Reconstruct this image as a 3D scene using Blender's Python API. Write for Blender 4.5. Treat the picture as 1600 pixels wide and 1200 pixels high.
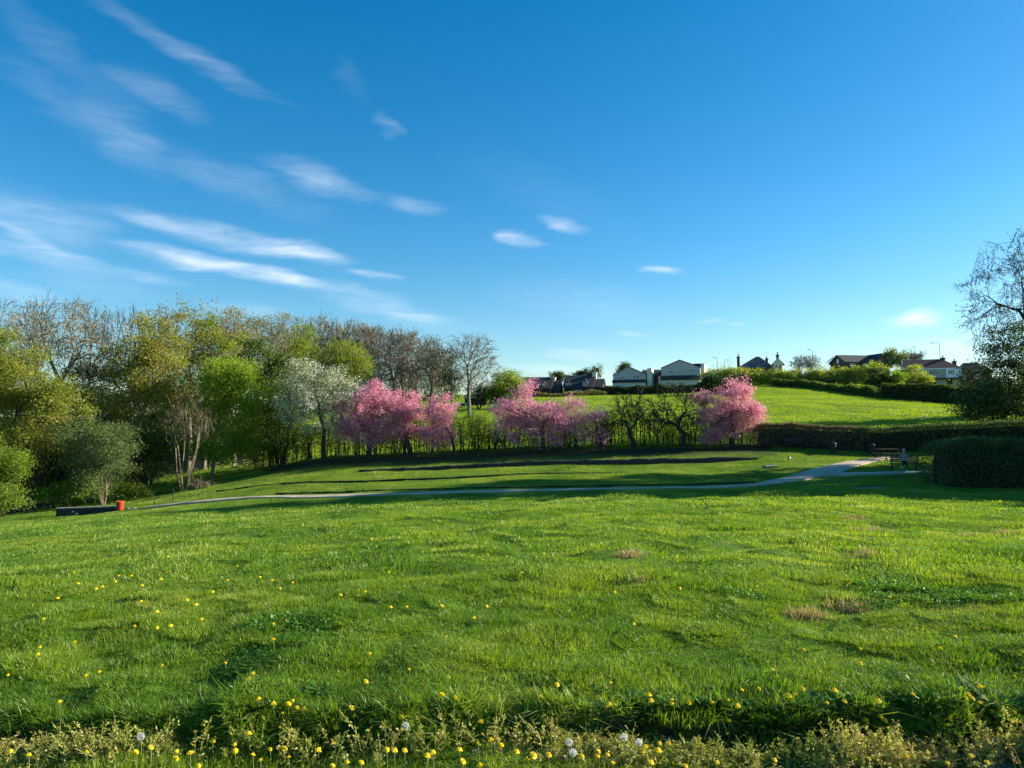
import bpy, math, random
import numpy as np
from mathutils import Vector

for o in list(bpy.data.objects):
    bpy.data.objects.remove(o, do_unlink=True)
scene = bpy.context.scene
COL = scene.collection
R = math.radians

# ------------------------------------------------------------------ camera
F = 1186.0                    # focal length in photo pixels (1600 wide)
PITCH = R(3.0)
CAMZ = 1.6
cam_d = bpy.data.cameras.new('camera')
cam_d.sensor_fit = 'HORIZONTAL'
cam_d.sensor_width = 36.0
cam_d.lens = F / 1600.0 * 36.0
cam_d.clip_start = 0.05
cam_d.clip_end = 5000
cam = bpy.data.objects.new('camera', cam_d)
COL.objects.link(cam)
cam.location = (0, 0, CAMZ)
cam.rotation_euler = (R(90) + PITCH, 0, 0)
scene.camera = cam

def W(px, py, Y):
    """point seen at photo pixel (px, py) at forward distance Y"""
    u = (px - 800) / F
    v = (600 - py) / F
    dy = math.cos(PITCH) - v * math.sin(PITCH)
    dz = math.sin(PITCH) + v * math.cos(PITCH)
    k = Y / dy
    return np.array([u * k, Y, CAMZ + dz * k])

def XPX(px, Y):
    return W(px, 660, Y)[0]

def azel(px, py):
    d = W(px, py, 1.0) - np.array([0, 0, CAMZ])
    d /= np.linalg.norm(d)
    return math.atan2(d[0], d[1]), math.asin(d[2])

# ------------------------------------------------------------------ sun, sky, exposure
SUN_AZ, SUN_EL = R(77), R(20.5)      # azimuth clockwise from the view direction
sunvec = Vector((math.sin(SUN_AZ) * math.cos(SUN_EL), math.cos(SUN_AZ) * math.cos(SUN_EL), math.sin(SUN_EL)))
sl = bpy.data.lights.new('sun', 'SUN')
sl.energy = 5.0
sl.angle = R(0.53)
sl.color = (1.0, 0.90, 0.74)
so = bpy.data.objects.new('sun', sl)
COL.objects.link(so)
so.rotation_euler = (-sunvec).to_track_quat('-Z', 'Y').to_euler()
so.location = (60, 30, 60)

world = bpy.data.worlds.new('World')
scene.world = world
world.use_nodes = True
wt = world.node_tree
wt.nodes.clear()

def wn(t, **kw):
    n = wt.nodes.new(t)
    for k, v in kw.items():
        setattr(n, k, v)
    return n

def wmath(op, a, b=None, clamp=False):
    n = wn('ShaderNodeMath', operation=op)
    n.use_clamp = clamp
    for i, s in enumerate((a, b)):
        if s is None:
            continue
        if isinstance(s, (int, float)):
            n.inputs[i].default_value = s
        else:
            wt.links.new(s, n.inputs[i])
    return n.outputs[0]

sky = wn('ShaderNodeTexSky', sky_type='NISHITA')
sky.sun_disc = False
sky.sun_elevation = SUN_EL
sky.sun_rotation = SUN_AZ
sky.altitude = 100
sky.air_density = 1.0
sky.dust_density = 0.35
sky.ozone_density = 3.0
hs = wn('ShaderNodeHueSaturation')
hs.inputs['Hue'].default_value = 0.494
hs.inputs['Saturation'].default_value = 1.40
hs.inputs['Value'].default_value = 1.0
wt.links.new(sky.outputs[0], hs.inputs['Color'])

tc = wn('ShaderNodeTexCoord')
sx = wn('ShaderNodeSeparateXYZ')
wt.links.new(tc.outputs['Generated'], sx.inputs[0])
az = wmath('ARCTAN2', sx.outputs[0], sx.outputs[1])
el = wmath('ARCSINE', sx.outputs[2])
cx = wn('ShaderNodeCombineXYZ')
wt.links.new(az, cx.inputs[0])
wt.links.new(el, cx.inputs[1])
# wispy warp
mpw = wn('ShaderNodeMapping')
mpw.inputs['Rotation'].default_value = (0, 0, R(10))
mpw.inputs['Scale'].default_value = (9, 34, 1)
wt.links.new(cx.outputs[0], mpw.inputs['Vector'])
nz = wn('ShaderNodeTexNoise')
nz.inputs['Scale'].default_value = 1.0
nz.inputs['Detail'].default_value = 4
wt.links.new(mpw.outputs[0], nz.inputs['Vector'])
vs = wn('ShaderNodeVectorMath', operation='SUBTRACT')
wt.links.new(nz.outputs['Color'], vs.inputs[0])
vs.inputs[1].default_value = (0.5, 0.5, 0.5)
vm = wn('ShaderNodeVectorMath', operation='MULTIPLY')
wt.links.new(vs.outputs[0], vm.inputs[0])
vm.inputs[1].default_value = (0.10, 0.026, 0)
va = wn('ShaderNodeVectorMath', operation='ADD')
wt.links.new(cx.outputs[0], va.inputs[0])
wt.links.new(vm.outputs[0], va.inputs[1])
CLOUD_K = 0.55
CLOUDS = [  # px, py, half length, half thickness, tilt down to the right, strength
    (350, 370, 165, 15, 8, .6), (465, 391, 75, 14, 11, .95), (240, 350, 60, 13, 14, .35),
    (370, 420, 140, 12, 9, 1.0), (300, 406, 80, 13, 7, .45), (455, 437, 50, 9, 7, .6),
    (490, 280, 80, 20, 14, .5), (645, 320, 60, 13, 10, .34), (60, 345, 100, 34, 6, .45), (25, 368, 55, 11, 25, .35),
    (55, 398, 100, 14, 9, .5), (590, 433, 48, 7, 5, .6), (600, 482, 120, 16, 12, .38), (650, 495, 60, 7, 4, .3),
    (812, 375, 40, 8, 8, .8), (872, 350, 34, 10, 12, .65), (1035, 425, 32, 6, 6, .9), (1437, 494, 30, 12, 0, 1.4),
    (905, 553, 62, 7, 4, .5), (880, 580, 110, 10, 3, .45), (300, 85, 130, 16, 20, .30), (200, 215, 70, 30, 36, .26),
    (330, 272, 80, 26, 20, .2), (250, 150, 70, 22, 15, .25), (605, 195, 20, 18, 0, .2), (1103, 502, 20, 5, 0, .5),
    (985, 522, 32, 6, 6, .4), (230, 432, 62, 9, 8, .35), (25, 455, 60, 12, 3, .4), (375, 482, 60, 9, 2, .35),
    (90, 80, 110, 22, 32, .12), (1475, 541, 34, 12, 4, .6), (540, 125, 40, 18, 40, .08), (850, 300, 150, 40, 22, .05),
    (910, 470, 140, 34, 8, .14), (100, 165, 100, 26, 30, .14), (1150, 506, 16, 4, 0, .4), (420, 300, 110, 22, 20, .12),
    (560, 455, 70, 10, 12, .3), (150, 440, 90, 20, 4, .16),
]
tot = None
vz = wn('ShaderNodeVectorMath', operation='ADD')          # (azimuth, elevation, 1)
wt.links.new(va.outputs[0], vz.inputs[0])
vz.inputs[1].default_value = (0, 0, 1)

def wdot(vec):
    n = wn('ShaderNodeVectorMath', operation='DOT_PRODUCT')
    wt.links.new(vz.outputs[0], n.inputs[0])
    n.inputs[1].default_value = vec
    return n.outputs['Value']

def wmad(a, b, c):
    n = wn('ShaderNodeMath', operation='MULTIPLY_ADD')
    for i, s in enumerate((a, b, c)):
        if isinstance(s, (int, float)):
            n.inputs[i].default_value = s
        else:
            wt.links.new(s, n.inputs[i])
    return n.outputs[0]

for (px, py, a, b, tilt, st) in CLOUDS:
    A, E = azel(px, py)
    c_, s_ = math.cos(R(tilt)), math.sin(R(tilt))
    ia, ib = F / (1.3 * a), F / (1.4 * b)
    u = wdot((c_ * ia, -s_ * ia, -(c_ * A - s_ * E) * ia))
    v = wdot((s_ * ib, c_ * ib, -(s_ * A + c_ * E) * ib))
    q = wmath('SUBTRACT', 1.0, wmad(u, u, wmath('MULTIPLY', v, v)), clamp=True)
    tot = wmad(wmath('MULTIPLY', q, q), st * CLOUD_K, tot if tot is not None else 0.0)
# fine streaks inside the clouds
mps = wn('ShaderNodeMapping')
mps.inputs['Rotation'].default_value = (0, 0, R(14))
mps.inputs['Scale'].default_value = (16, 90, 1)
wt.links.new(va.outputs[0], mps.inputs['Vector'])
ns = wn('ShaderNodeTexNoise')
ns.inputs['Scale'].default_value = 1.0
ns.inputs['Detail'].default_value = 5
ns.inputs['Roughness'].default_value = 0.6
wt.links.new(mps.outputs[0], ns.inputs['Vector'])
mrs = wn('ShaderNodeMapRange')
wt.links.new(ns.outputs['Fac'], mrs.inputs[0])
mrs.inputs[1].default_value = 0.25
mrs.inputs[2].default_value = 0.70
mrs.inputs[3].default_value = 0.25
mrs.inputs[4].default_value = 1.15
dens = wmath('MULTIPLY', tot, mrs.outputs[0], clamp=True)
cm = wn('ShaderNodeMixRGB', blend_type='MIX')
wt.links.new(dens, cm.inputs[0])
wt.links.new(hs.outputs[0], cm.inputs[1])
cm.inputs[2].default_value = (5.8, 6.4, 7.1, 1)
bg = wn('ShaderNodeBackground')
bg.inputs['Strength'].default_value = 0.080
wt.links.new(cm.outputs[0], bg.inputs['Color'])
world.cycles.sampling_method = 'MANUAL'
world.cycles.sample_map_resolution = 256
wo = wn('ShaderNodeOutputWorld')
wt.links.new(bg.outputs[0], wo.inputs[0])

scene.view_settings.view_transform = 'Standard'
scene.view_settings.look = 'None'
scene.view_settings.gamma = 1.0
scene.view_settings.use_curve_mapping = False
scene.view_settings.exposure = 1.22
scene.render.engine = 'CYCLES'
cy = scene.cycles
cy.max_bounces = 4
cy.diffuse_bounces = 2
cy.glossy_bounces = 2
cy.transmission_bounces = 3
cy.use_adaptive_sampling = True
cy.adaptive_threshold = 0.02
cy.transparent_max_bounces = 6
cy.use_denoising = True
cy.caustics_reflective = False
cy.caustics_refractive = False

# ------------------------------------------------------------------ helpers
RNG = np.random.default_rng(7)
USED_LABELS = {}

def tag(o, label=None, cat=None, group=None, kind=None):
    if label:
        o['label'] = label
    if cat:
        o['category'] = cat
    if group:
        o['group'] = group
    if kind:
        o['kind'] = kind
    return o

def mesh_np(name, V, Q=None, T=None, mats=(), mi=None, smooth=False):
    V = np.asarray(V, dtype=np.float32).reshape(-1, 3)
    nq = 0 if Q is None else len(Q)
    nt = 0 if T is None else len(T)
    me = bpy.data.meshes.new(name)
    me.vertices.add(len(V))
    me.vertices.foreach_set('co', V.ravel())
    idx = []
    if nq:
        idx.append(np.asarray(Q, dtype=np.int32).ravel())
    if nt:
        idx.append(np.asarray(T, dtype=np.int32).ravel())
    idx = np.concatenate(idx)
    me.loops.add(len(idx))
    me.loops.foreach_set('vertex_index', idx)
    me.polygons.add(nq + nt)
    ls = np.concatenate([np.arange(nq) * 4, nq * 4 + np.arange(nt) * 3]).astype(np.int32)
    me.polygons.foreach_set('loop_start', ls)
    for m in mats:
        me.materials.append(m)
    if mi is not None:
        me.polygons.foreach_set('material_index', np.asarray(mi, dtype=np.int32))
    me.polygons.foreach_set('use_smooth', np.full(nq + nt, smooth, dtype=bool))
    me.update(calc_edges=True)
    return me

def obj(name, me, parent=None, loc=(0, 0, 0), rot=(0, 0, 0)):
    o = bpy.data.objects.new(name, me)
    COL.objects.link(o)
    o.location = loc
    o.rotation_euler = rot
    if parent is not None:
        o.parent = parent
    return o

def empty(name, loc, rz=0.0):
    o = bpy.data.objects.new(name, None)
    o.empty_display_size = 0.3
    COL.objects.link(o)
    o.location = loc
    o.rotation_euler = (0, 0, rz)
    return o

class MB:
    """collects simple solids into one mesh"""
    def __init__(self):
        self.v, self.f = [], []

    def add(self, vs, fs):
        b = len(self.v)
        self.v += [tuple(map(float, p)) for p in vs]
        self.f += [tuple(b + i for i in f) for f in fs]
        return self

    def box(self, c, s, rz=0.0, bev=0.0):
        x, y, z = s[0] / 2, s[1] / 2, s[2] / 2
        pts = [(-x, -y, -z), (x, -y, -z), (x, y, -z), (-x, y, -z), (-x, -y, z), (x, -y, z), (x, y, z), (-x, y, z)]
        ca, sa = math.cos(rz), math.sin(rz)
        pts = [(c[0] + p[0] * ca - p[1] * sa, c[1] + p[0] * sa + p[1] * ca, c[2] + p[2]) for p in pts]
        return self.add(pts, [(0, 3, 2, 1), (4, 5, 6, 7), (0, 1, 5, 4), (1, 2, 6, 5), (2, 3, 7, 6), (3, 0, 4, 7)])

    def prism(self, prof, axis, a0, a1):
        """prof: list of 2-d points; extruded along axis 'x' or 'y' or 'z' from a0 to a1"""
        n = len(prof)
        def P(p, a):
            return {'x': (a, p[0], p[1]), 'y': (p[0], a, p[1]), 'z': (p[0], p[1], a)}[axis]
        vs = [P(p, a0) for p in prof] + [P(p, a1) for p in prof]
        fs = [tuple(range(n))[::-1], tuple(range(n, 2 * n))]
        fs += [(i, (i + 1) % n, n + (i + 1) % n, n + i) for i in range(n)]
        return self.add(vs, fs)

    def tube(self, pts, rads, n=8, cap=True):
        pts = [Vector(p) for p in pts]
        if isinstance(rads, (int, float)):
            rads = [rads] * len(pts)
        rings = []
        for i, p in enumerate(pts):
            t = (pts[min(i + 1, len(pts) - 1)] - pts[max(i - 1, 0)]).normalized()
            u = t.cross(Vector((0, 0, 1)) if abs(t.z) < .9 else Vector((1, 0, 0))).normalized()
            w = t.cross(u)
            rings.append([p + (u * math.cos(2 * math.pi * k / n) + w * math.sin(2 * math.pi * k / n)) * rads[i] for k in range(n)])
        vs = [q for r in rings for q in r]
        fs = []
        for i in range(len(pts) - 1):
            for k in range(n):
                fs.append((i * n + k, i * n + (k + 1) % n, (i + 1) * n + (k + 1) % n, (i + 1) * n + k))
        if cap:
            fs.append(tuple(range(n))[::-1])
            fs.append(tuple((len(pts) - 1) * n + k for k in range(n)))
        return self.add(vs, fs)

    def lathe(self, prof, n=16, c=(0, 0, 0)):
        vs, fs = [], []
        for (r, z) in prof:
            for k in range(n):
                a = 2 * math.pi * k / n
                vs.append((c[0] + r * math.cos(a), c[1] + r * math.sin(a), c[2] + z))
        for i in range(len(prof) - 1):
            for k in range(n):
                fs.append((i * n + k, i * n + (k + 1) % n, (i + 1) * n + (k + 1) % n, (i + 1) * n + k))
        fs.append(tuple(range(n))[::-1])
        fs.append(tuple((len(prof) - 1) * n + k for k in range(n)))
        return self.add(vs, fs)

    def build(self, name, mat, parent=None, loc=(0, 0, 0), rot=(0, 0, 0), smooth=False):
        me = bpy.data.meshes.new(name)
        me.from_pydata(self.v, [], self.f)
        me.materials.append(mat)
        if smooth:
            me.polygons.foreach_set('use_smooth', [True] * len(me.polygons))
        me.update()
        return obj(name, me, parent, loc, rot)

# value noise ---------------------------------------------------------
_perm = np.random.default_rng(3).random((256, 256))
def vnoise(x, y):
    x = np.asarray(x, float); y = np.asarray(y, float)
    xi = np.floor(x).astype(int); yi = np.floor(y).astype(int)
    fx = x - xi; fy = y - yi
    fx = fx * fx * (3 - 2 * fx); fy = fy * fy * (3 - 2 * fy)
    g = lambda i, j: _perm[i & 255, j & 255]
    a = g(xi, yi) * (1 - fx) + g(xi + 1, yi) * fx
    b = g(xi, yi + 1) * (1 - fx) + g(xi + 1, yi + 1) * fx
    return a * (1 - fy) + b * fy - 0.5

# ------------------------------------------------------------------ materials
MATS = {}
def nmat(name):
    m = bpy.data.materials.new(name)
    m.use_nodes = True
    m.node_tree.nodes.clear()
    return m, m.node_tree

def simple(name, col, rough=0.8, var=0.25, scale=6.0, metallic=0.0, spec=0.3, bump=0.0):
    """principled with noise mottling of the base colour"""
    if name in MATS:
        return MATS[name]
    m, t = nmat(name)
    out = t.nodes.new('ShaderNodeOutputMaterial')
    p = t.nodes.new('ShaderNodeBsdfPrincipled')
    p.inputs['Roughness'].default_value = rough
    p.inputs['Metallic'].default_value = metallic
    p.inputs['Specular IOR Level'].default_value = spec
    g = t.nodes.new('ShaderNodeTexCoord')
    n = t.nodes.new('ShaderNodeTexNoise')
    n.inputs['Scale'].default_value = scale
    n.inputs['Detail'].default_value = 5
    t.links.new(g.outputs['Object'], n.inputs['Vector'])
    r = t.nodes.new('ShaderNodeValToRGB')
    r.color_ramp.elements[0].position = 0.3
    r.color_ramp.elements[1].position = 0.72
    r.color_ramp.elements[0].color = tuple(c * (1 - var) for c in col) + (1,)
    r.color_ramp.elements[1].color = tuple(min(1, c * (1 + var)) for c in col) + (1,)
    t.links.new(n.outputs['Fac'], r.inputs[0])
    t.links.new(r.outputs[0], p.inputs['Base Color'])
    if bump:
        b = t.nodes.new('ShaderNodeBump')
        b.inputs['Strength'].default_value = bump
        b.inputs['Distance'].default_value = 0.02
        t.links.new(n.outputs['Fac'], b.inputs['Height'])
        t.links.new(b.outputs[0], p.inputs['Normal'])
    t.links.new(p.outputs[0], out.inputs[0])
    MATS[name] = m
    return m

def leaf(name, c0, c1, trans=0.5, tint=(1.15, 1.15, 0.7), rough=0.5, patch=0.0, gloss=0.015):
    """thin leaf: diffuse + translucent, colour varied per leaf"""
    if name in MATS:
        return MATS[name]
    m, t = nmat(name)
    L = t.links
    out = t.nodes.new('ShaderNodeOutputMaterial')
    g = t.nodes.new('ShaderNodeNewGeometry')
    r = t.nodes.new('ShaderNodeValToRGB')
    r.color_ramp.elements[0].color = tuple(c0) + (1,)
    r.color_ramp.elements[1].color = tuple(c1) + (1,)
    if patch:
        n = t.nodes.new('ShaderNodeTexNoise')
        n.inputs['Scale'].default_value = patch
        n.inputs['Detail'].default_value = 3
        tcn = t.nodes.new('ShaderNodeTexCoord')
        L.new(tcn.outputs['Object'], n.inputs['Vector'])
        mx = t.nodes.new('ShaderNodeMath'); mx.operation = 'MULTIPLY_ADD'
        L.new(n.outputs['Fac'], mx.inputs[0]); mx.inputs[1].default_value = 1.6; mx.inputs[2].default_value = -0.55
        ma = t.nodes.new('ShaderNodeMath'); ma.operation = 'MULTIPLY_ADD'
        L.new(g.outputs['Random Per Island'], ma.inputs[0]); ma.inputs[1].default_value = 0.5
        L.new(mx.outputs[0], ma.inputs[2])
        L.new(ma.outputs[0], r.inputs[0])
    else:
        L.new(g.outputs['Random Per Island'], r.inputs[0])
    d = t.nodes.new('ShaderNodeBsdfDiffuse')
    L.new(r.outputs[0], d.inputs['Color'])
    tr = t.nodes.new('ShaderNodeBsdfTranslucent')
    mu = t.nodes.new('ShaderNodeMixRGB'); mu.blend_type = 'MULTIPLY'
    mu.inputs[0].default_value = 1.0
    mu.inputs[2].default_value = tuple(tint) + (1,)
    L.new(r.outputs[0], mu.inputs[1])
    L.new(mu.outputs[0], tr.inputs['Color'])
    mix = t.nodes.new('ShaderNodeMixShader')
    mix.inputs[0].default_value = trans
    L.new(d.outputs[0], mix.inputs[1]); L.new(tr.outputs[0], mix.inputs[2])
    gl = t.nodes.new('ShaderNodeBsdfGlossy')
    gl.inputs['Roughness'].default_value = rough
    gl.inputs['Color'].default_value = (1, 1, 1, 1)
    m2 = t.nodes.new('ShaderNodeMixShader')
    m2.inputs[0].default_value = gloss
    L.new(mix.outputs[0], m2.inputs[1]); L.new(gl.outputs[0], m2.inputs[2])
    L.new(m2.outputs[0], out.inputs[0])
    MATS[name] = m
    return m

def grassmat(name, ramp, trans=0.5, tint=(1.3, 1.2, 0.55), patch=0.35, gloss=0.035):
    """grass blade: colour drifts over the ground (world position) and from tuft to tuft"""
    m, t = nmat(name)
    L = t.links
    out = t.nodes.new('ShaderNodeOutputMaterial')
    g = t.nodes.new('ShaderNodeNewGeometry')
    oi = t.nodes.new('ShaderNodeObjectInfo')
    n = t.nodes.new('ShaderNodeTexNoise')
    n.inputs['Scale'].default_value = patch
    n.inputs['Detail'].default_value = 4
    L.new(g.outputs['Position'], n.inputs['Vector'])
    a = t.nodes.new('ShaderNodeMath'); a.operation = 'MULTIPLY_ADD'
    L.new(n.outputs['Fac'], a.inputs[0]); a.inputs[1].default_value = 1.5; a.inputs[2].default_value = -0.62
    b = t.nodes.new('ShaderNodeMath'); b.operation = 'MULTIPLY_ADD'
    L.new(oi.outputs['Random'], b.inputs[0]); b.inputs[1].default_value = 0.45
    L.new(a.outputs[0], b.inputs[2])
    c = t.nodes.new('ShaderNodeMath'); c.operation = 'MULTIPLY_ADD'
    L.new(g.outputs['Random Per Island'], c.inputs[0]); c.inputs[1].default_value = 0.35
    L.new(b.outputs[0], c.inputs[2])
    r = t.nodes.new('ShaderNodeValToRGB')
    els = r.color_ramp.elements
    els[0].position, els[1].position = ramp[0][0], ramp[-1][0]
    els[0].color, els[1].color = tuple(ramp[0][1]) + (1,), tuple(ramp[-1][1]) + (1,)
    for p, cc in ramp[1:-1]:
        e = els.new(p); e.color = tuple(cc) + (1,)
    L.new(c.outputs[0], r.inputs[0])
    d = t.nodes.new('ShaderNodeBsdfDiffuse'); L.new(r.outputs[0], d.inputs[0])
    mu = t.nodes.new('ShaderNodeMixRGB'); mu.blend_type = 'MULTIPLY'; mu.inputs[0].default_value = 1.0
    mu.inputs[2].default_value = tuple(tint) + (1,)
    L.new(r.outputs[0], mu.inputs[1])
    tr = t.nodes.new('ShaderNodeBsdfTranslucent'); L.new(mu.outputs[0], tr.inputs[0])
    mix = t.nodes.new('ShaderNodeMixShader'); mix.inputs[0].default_value = trans
    L.new(d.outputs[0], mix.inputs[1]); L.new(tr.outputs[0], mix.inputs[2])
    gl = t.nodes.new('ShaderNodeBsdfGlossy'); gl.inputs['Roughness'].default_value = 0.45
    m2 = t.nodes.new('ShaderNodeMixShader'); m2.inputs[0].default_value = gloss
    L.new(mix.outputs[0], m2.inputs[1]); L.new(gl.outputs[0], m2.inputs[2])
    L.new(m2.outputs[0], out.inputs[0])
    MATS[name] = m
    return m

BARK_D = simple('bark_dark', (0.045, 0.036, 0.028), 0.9, 0.4, 3.0)
BARK_G = simple('bark_grey', (0.185, 0.160, 0.125), 0.9, 0.35, 3.0)
BARK_O = simple('bark_olive', (0.20, 0.172, 0.105), 0.9, 0.35, 2.0)
BARK_T = simple('bark_tan', (0.24, 0.185, 0.115), 0.85, 0.35, 3.0)
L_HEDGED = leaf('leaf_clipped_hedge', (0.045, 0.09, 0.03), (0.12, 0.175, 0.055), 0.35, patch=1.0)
L_LIME = leaf('leaf_lime', (0.12, 0.24, 0.012), (0.36, 0.47, 0.035), 0.5, patch=.55)
L_YEL = leaf('leaf_yellow_green', (0.14, 0.19, 0.022), (0.42, 0.40, 0.07), 0.5, patch=.55)
L_OLIVE = leaf('leaf_olive', (0.13, 0.135, 0.04), (0.34, 0.29, 0.11), 0.45, patch=.5)
L_MID = leaf('leaf_mid_green', (0.045, 0.10, 0.016), (0.18, 0.27, 0.045), 0.45, patch=.6)
L_DARK = leaf('leaf_dark_green', (0.018, 0.042, 0.012), (0.045, 0.085, 0.022), 0.3)
L_GREY = leaf('leaf_grey_green', (0.09, 0.16, 0.05), (0.23, 0.30, 0.11), 0.45, patch=.6)
L_BROWN = leaf('leaf_bud_brown', (0.20, 0.145, 0.075), (0.35, 0.285, 0.14), 0.35)
L_WHITE = leaf('blossom_cream', (0.62, 0.60, 0.42), (0.88, 0.87, 0.72), 0.4, (1.0, 1.0, .9))
L_PINK = leaf('blossom_pink', (0.62, 0.20, 0.30), (0.94, 0.57, 0.62), 0.5, (1.05, .9, .95), patch=.9)
L_PINKD = leaf('blossom_mauve', (0.50, 0.21, 0.35), (0.78, 0.45, 0.57), 0.5, (1.05, .9, 1.0))
L_HILL = leaf('leaf_spring_willow', (0.26, 0.33, 0.03), (0.46, 0.50, 0.07), 0.55)
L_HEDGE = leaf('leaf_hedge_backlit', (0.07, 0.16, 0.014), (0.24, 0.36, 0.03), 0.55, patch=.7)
L_HEDGEB = leaf('leaf_hedge_brown', (0.13, 0.105, 0.06), (0.27, 0.21, 0.12), 0.3, patch=.8)
L_IVY = leaf('leaf_ivy', (0.035, 0.075, 0.025), (0.08, 0.14, 0.05), 0.25, gloss=0.12)

# ------------------------------------------------------------------ terrain
CP = [(px, py, Y) for (px, py, Y) in [
    # lawn
    (800, 850, 10.8), (800, 800, 20), (800, 787, 32), (500, 850, 11), (1100, 850, 10.8), (450, 812, 20), (1150, 797, 20),
    (400, 800, 36), (200, 832, 22), (0, 853, 16), (-200, 880, 16), (0, 822, 36), (100, 817, 40), (190, 798, 48), (100, 810, 47), (0, 806, 50),
    (1300, 780, 26), (1600, 852, 12), (1600, 803, 22), (1550, 775, 34), (1200, 776, 30), (1000, 784, 30), (1850, 790, 30),
    # path
    (280, 788, 46), (500, 778, 44), (700, 771, 43), (900, 767, 42), (1100, 764, 41.5), (1180, 760, 42), (1240, 748, 45), (1285, 739, 48),
    (1330, 724, 52), (1375, 719, 55), (1430, 738, 46), (1408, 736, 47), (1500, 762, 40), (1650, 760, 40),
    # terrace and hedge foot
    (400, 759, 50), (560, 752, 49), (750, 744, 49), (960, 738, 50), (1150, 733, 51),
    (560, 740, 54), (760, 733, 54), (1000, 727, 54), (1120, 723, 54), (1250, 722, 53),
    (480, 720, 60), (620, 715, 60), (800, 706, 60), (1000, 701, 60), (1150, 697, 60), (1300, 704, 58), (1500, 690, 60), (1700, 685, 60),
    # left meadow and wood floor
    (290, 769, 55), (200, 782, 54), (333, 750, 60), (250, 746, 66), (420, 735, 60), (50, 795, 58), (-150, 805, 55), (100, 765, 75), (300, 735, 80), (420, 712, 80), (-100, 775, 80),
    # hill
    (1300, 668, 75), (1500, 656, 80), (1570, 650, 77), (1300, 631, 110), (1250, 604, 150), (1150, 606, 150), (1400, 622, 132), (1500, 633, 115), (1620, 640, 110),
    (735, 634, 125), (1000, 618, 145), (850, 622, 140), (620, 645, 112), (1000, 655, 95), (780, 660, 92), (600, 680, 85), (500, 668, 100),
    (1850, 620, 130), (960, 606, 165), (1220, 592, 175), (1450, 607, 160), (820, 614, 165), (650, 622, 165), (300, 680, 140), (0, 710, 140),
]]
cpw = [W(*c) for c in CP]
extra = [(0, 3, 0), (-4, 4, 0), (4, 4, 0), (0, 7, 0), (-5, 7.5, -.05), (5, 7.5, 0), (0, -10, 0), (-30, -10, -.5), (30, -10, 0.5), (0, -60, 0), (-80, 0, -2), (80, 0, 3), (-90, 60, -4), (90, 60, 3),
         (-200, 250, -2), (0, 260, 12), (200, 250, 14), (0, 600, 14), (-500, 600, 6), (500, 600, 16), (-300, 0, -2), (300, 0, 5), (0, 1500, 14), (-1200, 1500, 6), (1200, 1500, 14)]
CPX = np.array([list(p) for p in cpw] + [list(e) for e in extra], float)
def _ker(d2):
    return np.sqrt(d2 + 36.0)
_dx = CPX[:, None, :2] - CPX[None, :, :2]
_A = _ker((_dx ** 2).sum(-1))
_n = len(CPX)
_M = np.zeros((_n + 1, _n + 1)); _M[:_n, :_n] = _A - 0.6 * np.eye(_n); _M[:_n, _n] = 1; _M[_n, :_n] = 1
_w = np.linalg.solve(_M, np.append(CPX[:, 2], 0))

EDGE_Y = 4.3
def edge_y(x):
    return EDGE_Y + 0.10 * vnoise(x * 1.3 + 7, x * 0 + 2) + 0.07 * vnoise(x * 5 + 3, x * 0 + 9)

def ditch(x, y):
    """dark stream bank in front of the wood, left"""
    # centre line from pixel (330,768) to (90,790)
    p0 = W(325, 766, 56.5)[:2]; p1 = W(60, 792, 55.5)[:2]
    d = p1 - p0; L = np.linalg.norm(d); d = d / L
    rx, ry = x - p0[0], y - p0[1]
    s = rx * d[0] + ry * d[1]
    c = rx * -d[1] + ry * d[0] + 0.35 * np.sin(s * 0.8)
    w = np.clip(np.minimum(s + 0.5, L + 6 - s) / 2.0, 0, 1)
    return -1.0 * w * np.exp(-(c / 1.15) ** 2)

def T(x, y, micro=True):
    x = np.atleast_1d(np.asarray(x, float)); y = np.atleast_1d(np.asarray(y, float))
    z = np.empty_like(x)
    for i in range(0, len(x), 20000):
        d2 = (x[i:i + 20000, None] - CPX[None, :, 0]) ** 2 + (y[i:i + 20000, None] - CPX[None, :, 1]) ** 2
        z[i:i + 20000] = _ker(d2) @ _w[:_n] + _w[_n]
    z = z + ditch(x, y)
    if micro:
        r = np.hypot(x, y)
        k = np.clip((r - 2) / 3, 0.5, 1) * np.clip((170 - r) / 60, 0, 1)
        far = np.clip((r - 8) / 20, 0, 1)
        k = k * (1 - .65 * np.clip((y - 36) / 5, 0, 1) * np.clip((66 - y) / 5, 0, 1))      # mown terraces are smoother
        z = z + k * (0.075 * vnoise(x * 2.1, y * 2.1) + (0.09 + 0.06 * far) * vnoise(x * .75 + 40, y * .75) + (0.14 + 0.1 * far) * vnoise(x * .27 + 9, y * .27 + 5))
        z = z + k * 0.045 * vnoise(x * 5.3, y * 5.3)
        e = edge_y(x)
        s = np.clip((e - y) / 0.09, 0, 1); s = s * s * (3 - 2 * s)
        near = np.clip((40 - r) / 10, 0, 1)
        z = z - (0.15 + 0.09 * np.clip((x + .6) / 1.6, 0, 1) + .10 * vnoise(x * .9 + 3, x * 0 + 6)) * s * near
    return z

def Tz(x, y, micro=True):
    return float(T([x], [y], micro)[0])

def hit(px, py, h=0.0, y0=3.2, y1=70):
    """where the ray through a photo pixel meets the ground (+h)"""
    Y = np.concatenate([np.arange(y0, 12, .03), np.arange(12, y1, .15)])
    p = np.array([W(px, py, t) for t in Y])
    g = T(p[:, 0], p[:, 1]) + h
    k = np.nonzero(p[:, 2] < g)[0]
    k = k[0] if len(k) else len(Y) - 1
    return p[k]

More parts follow.
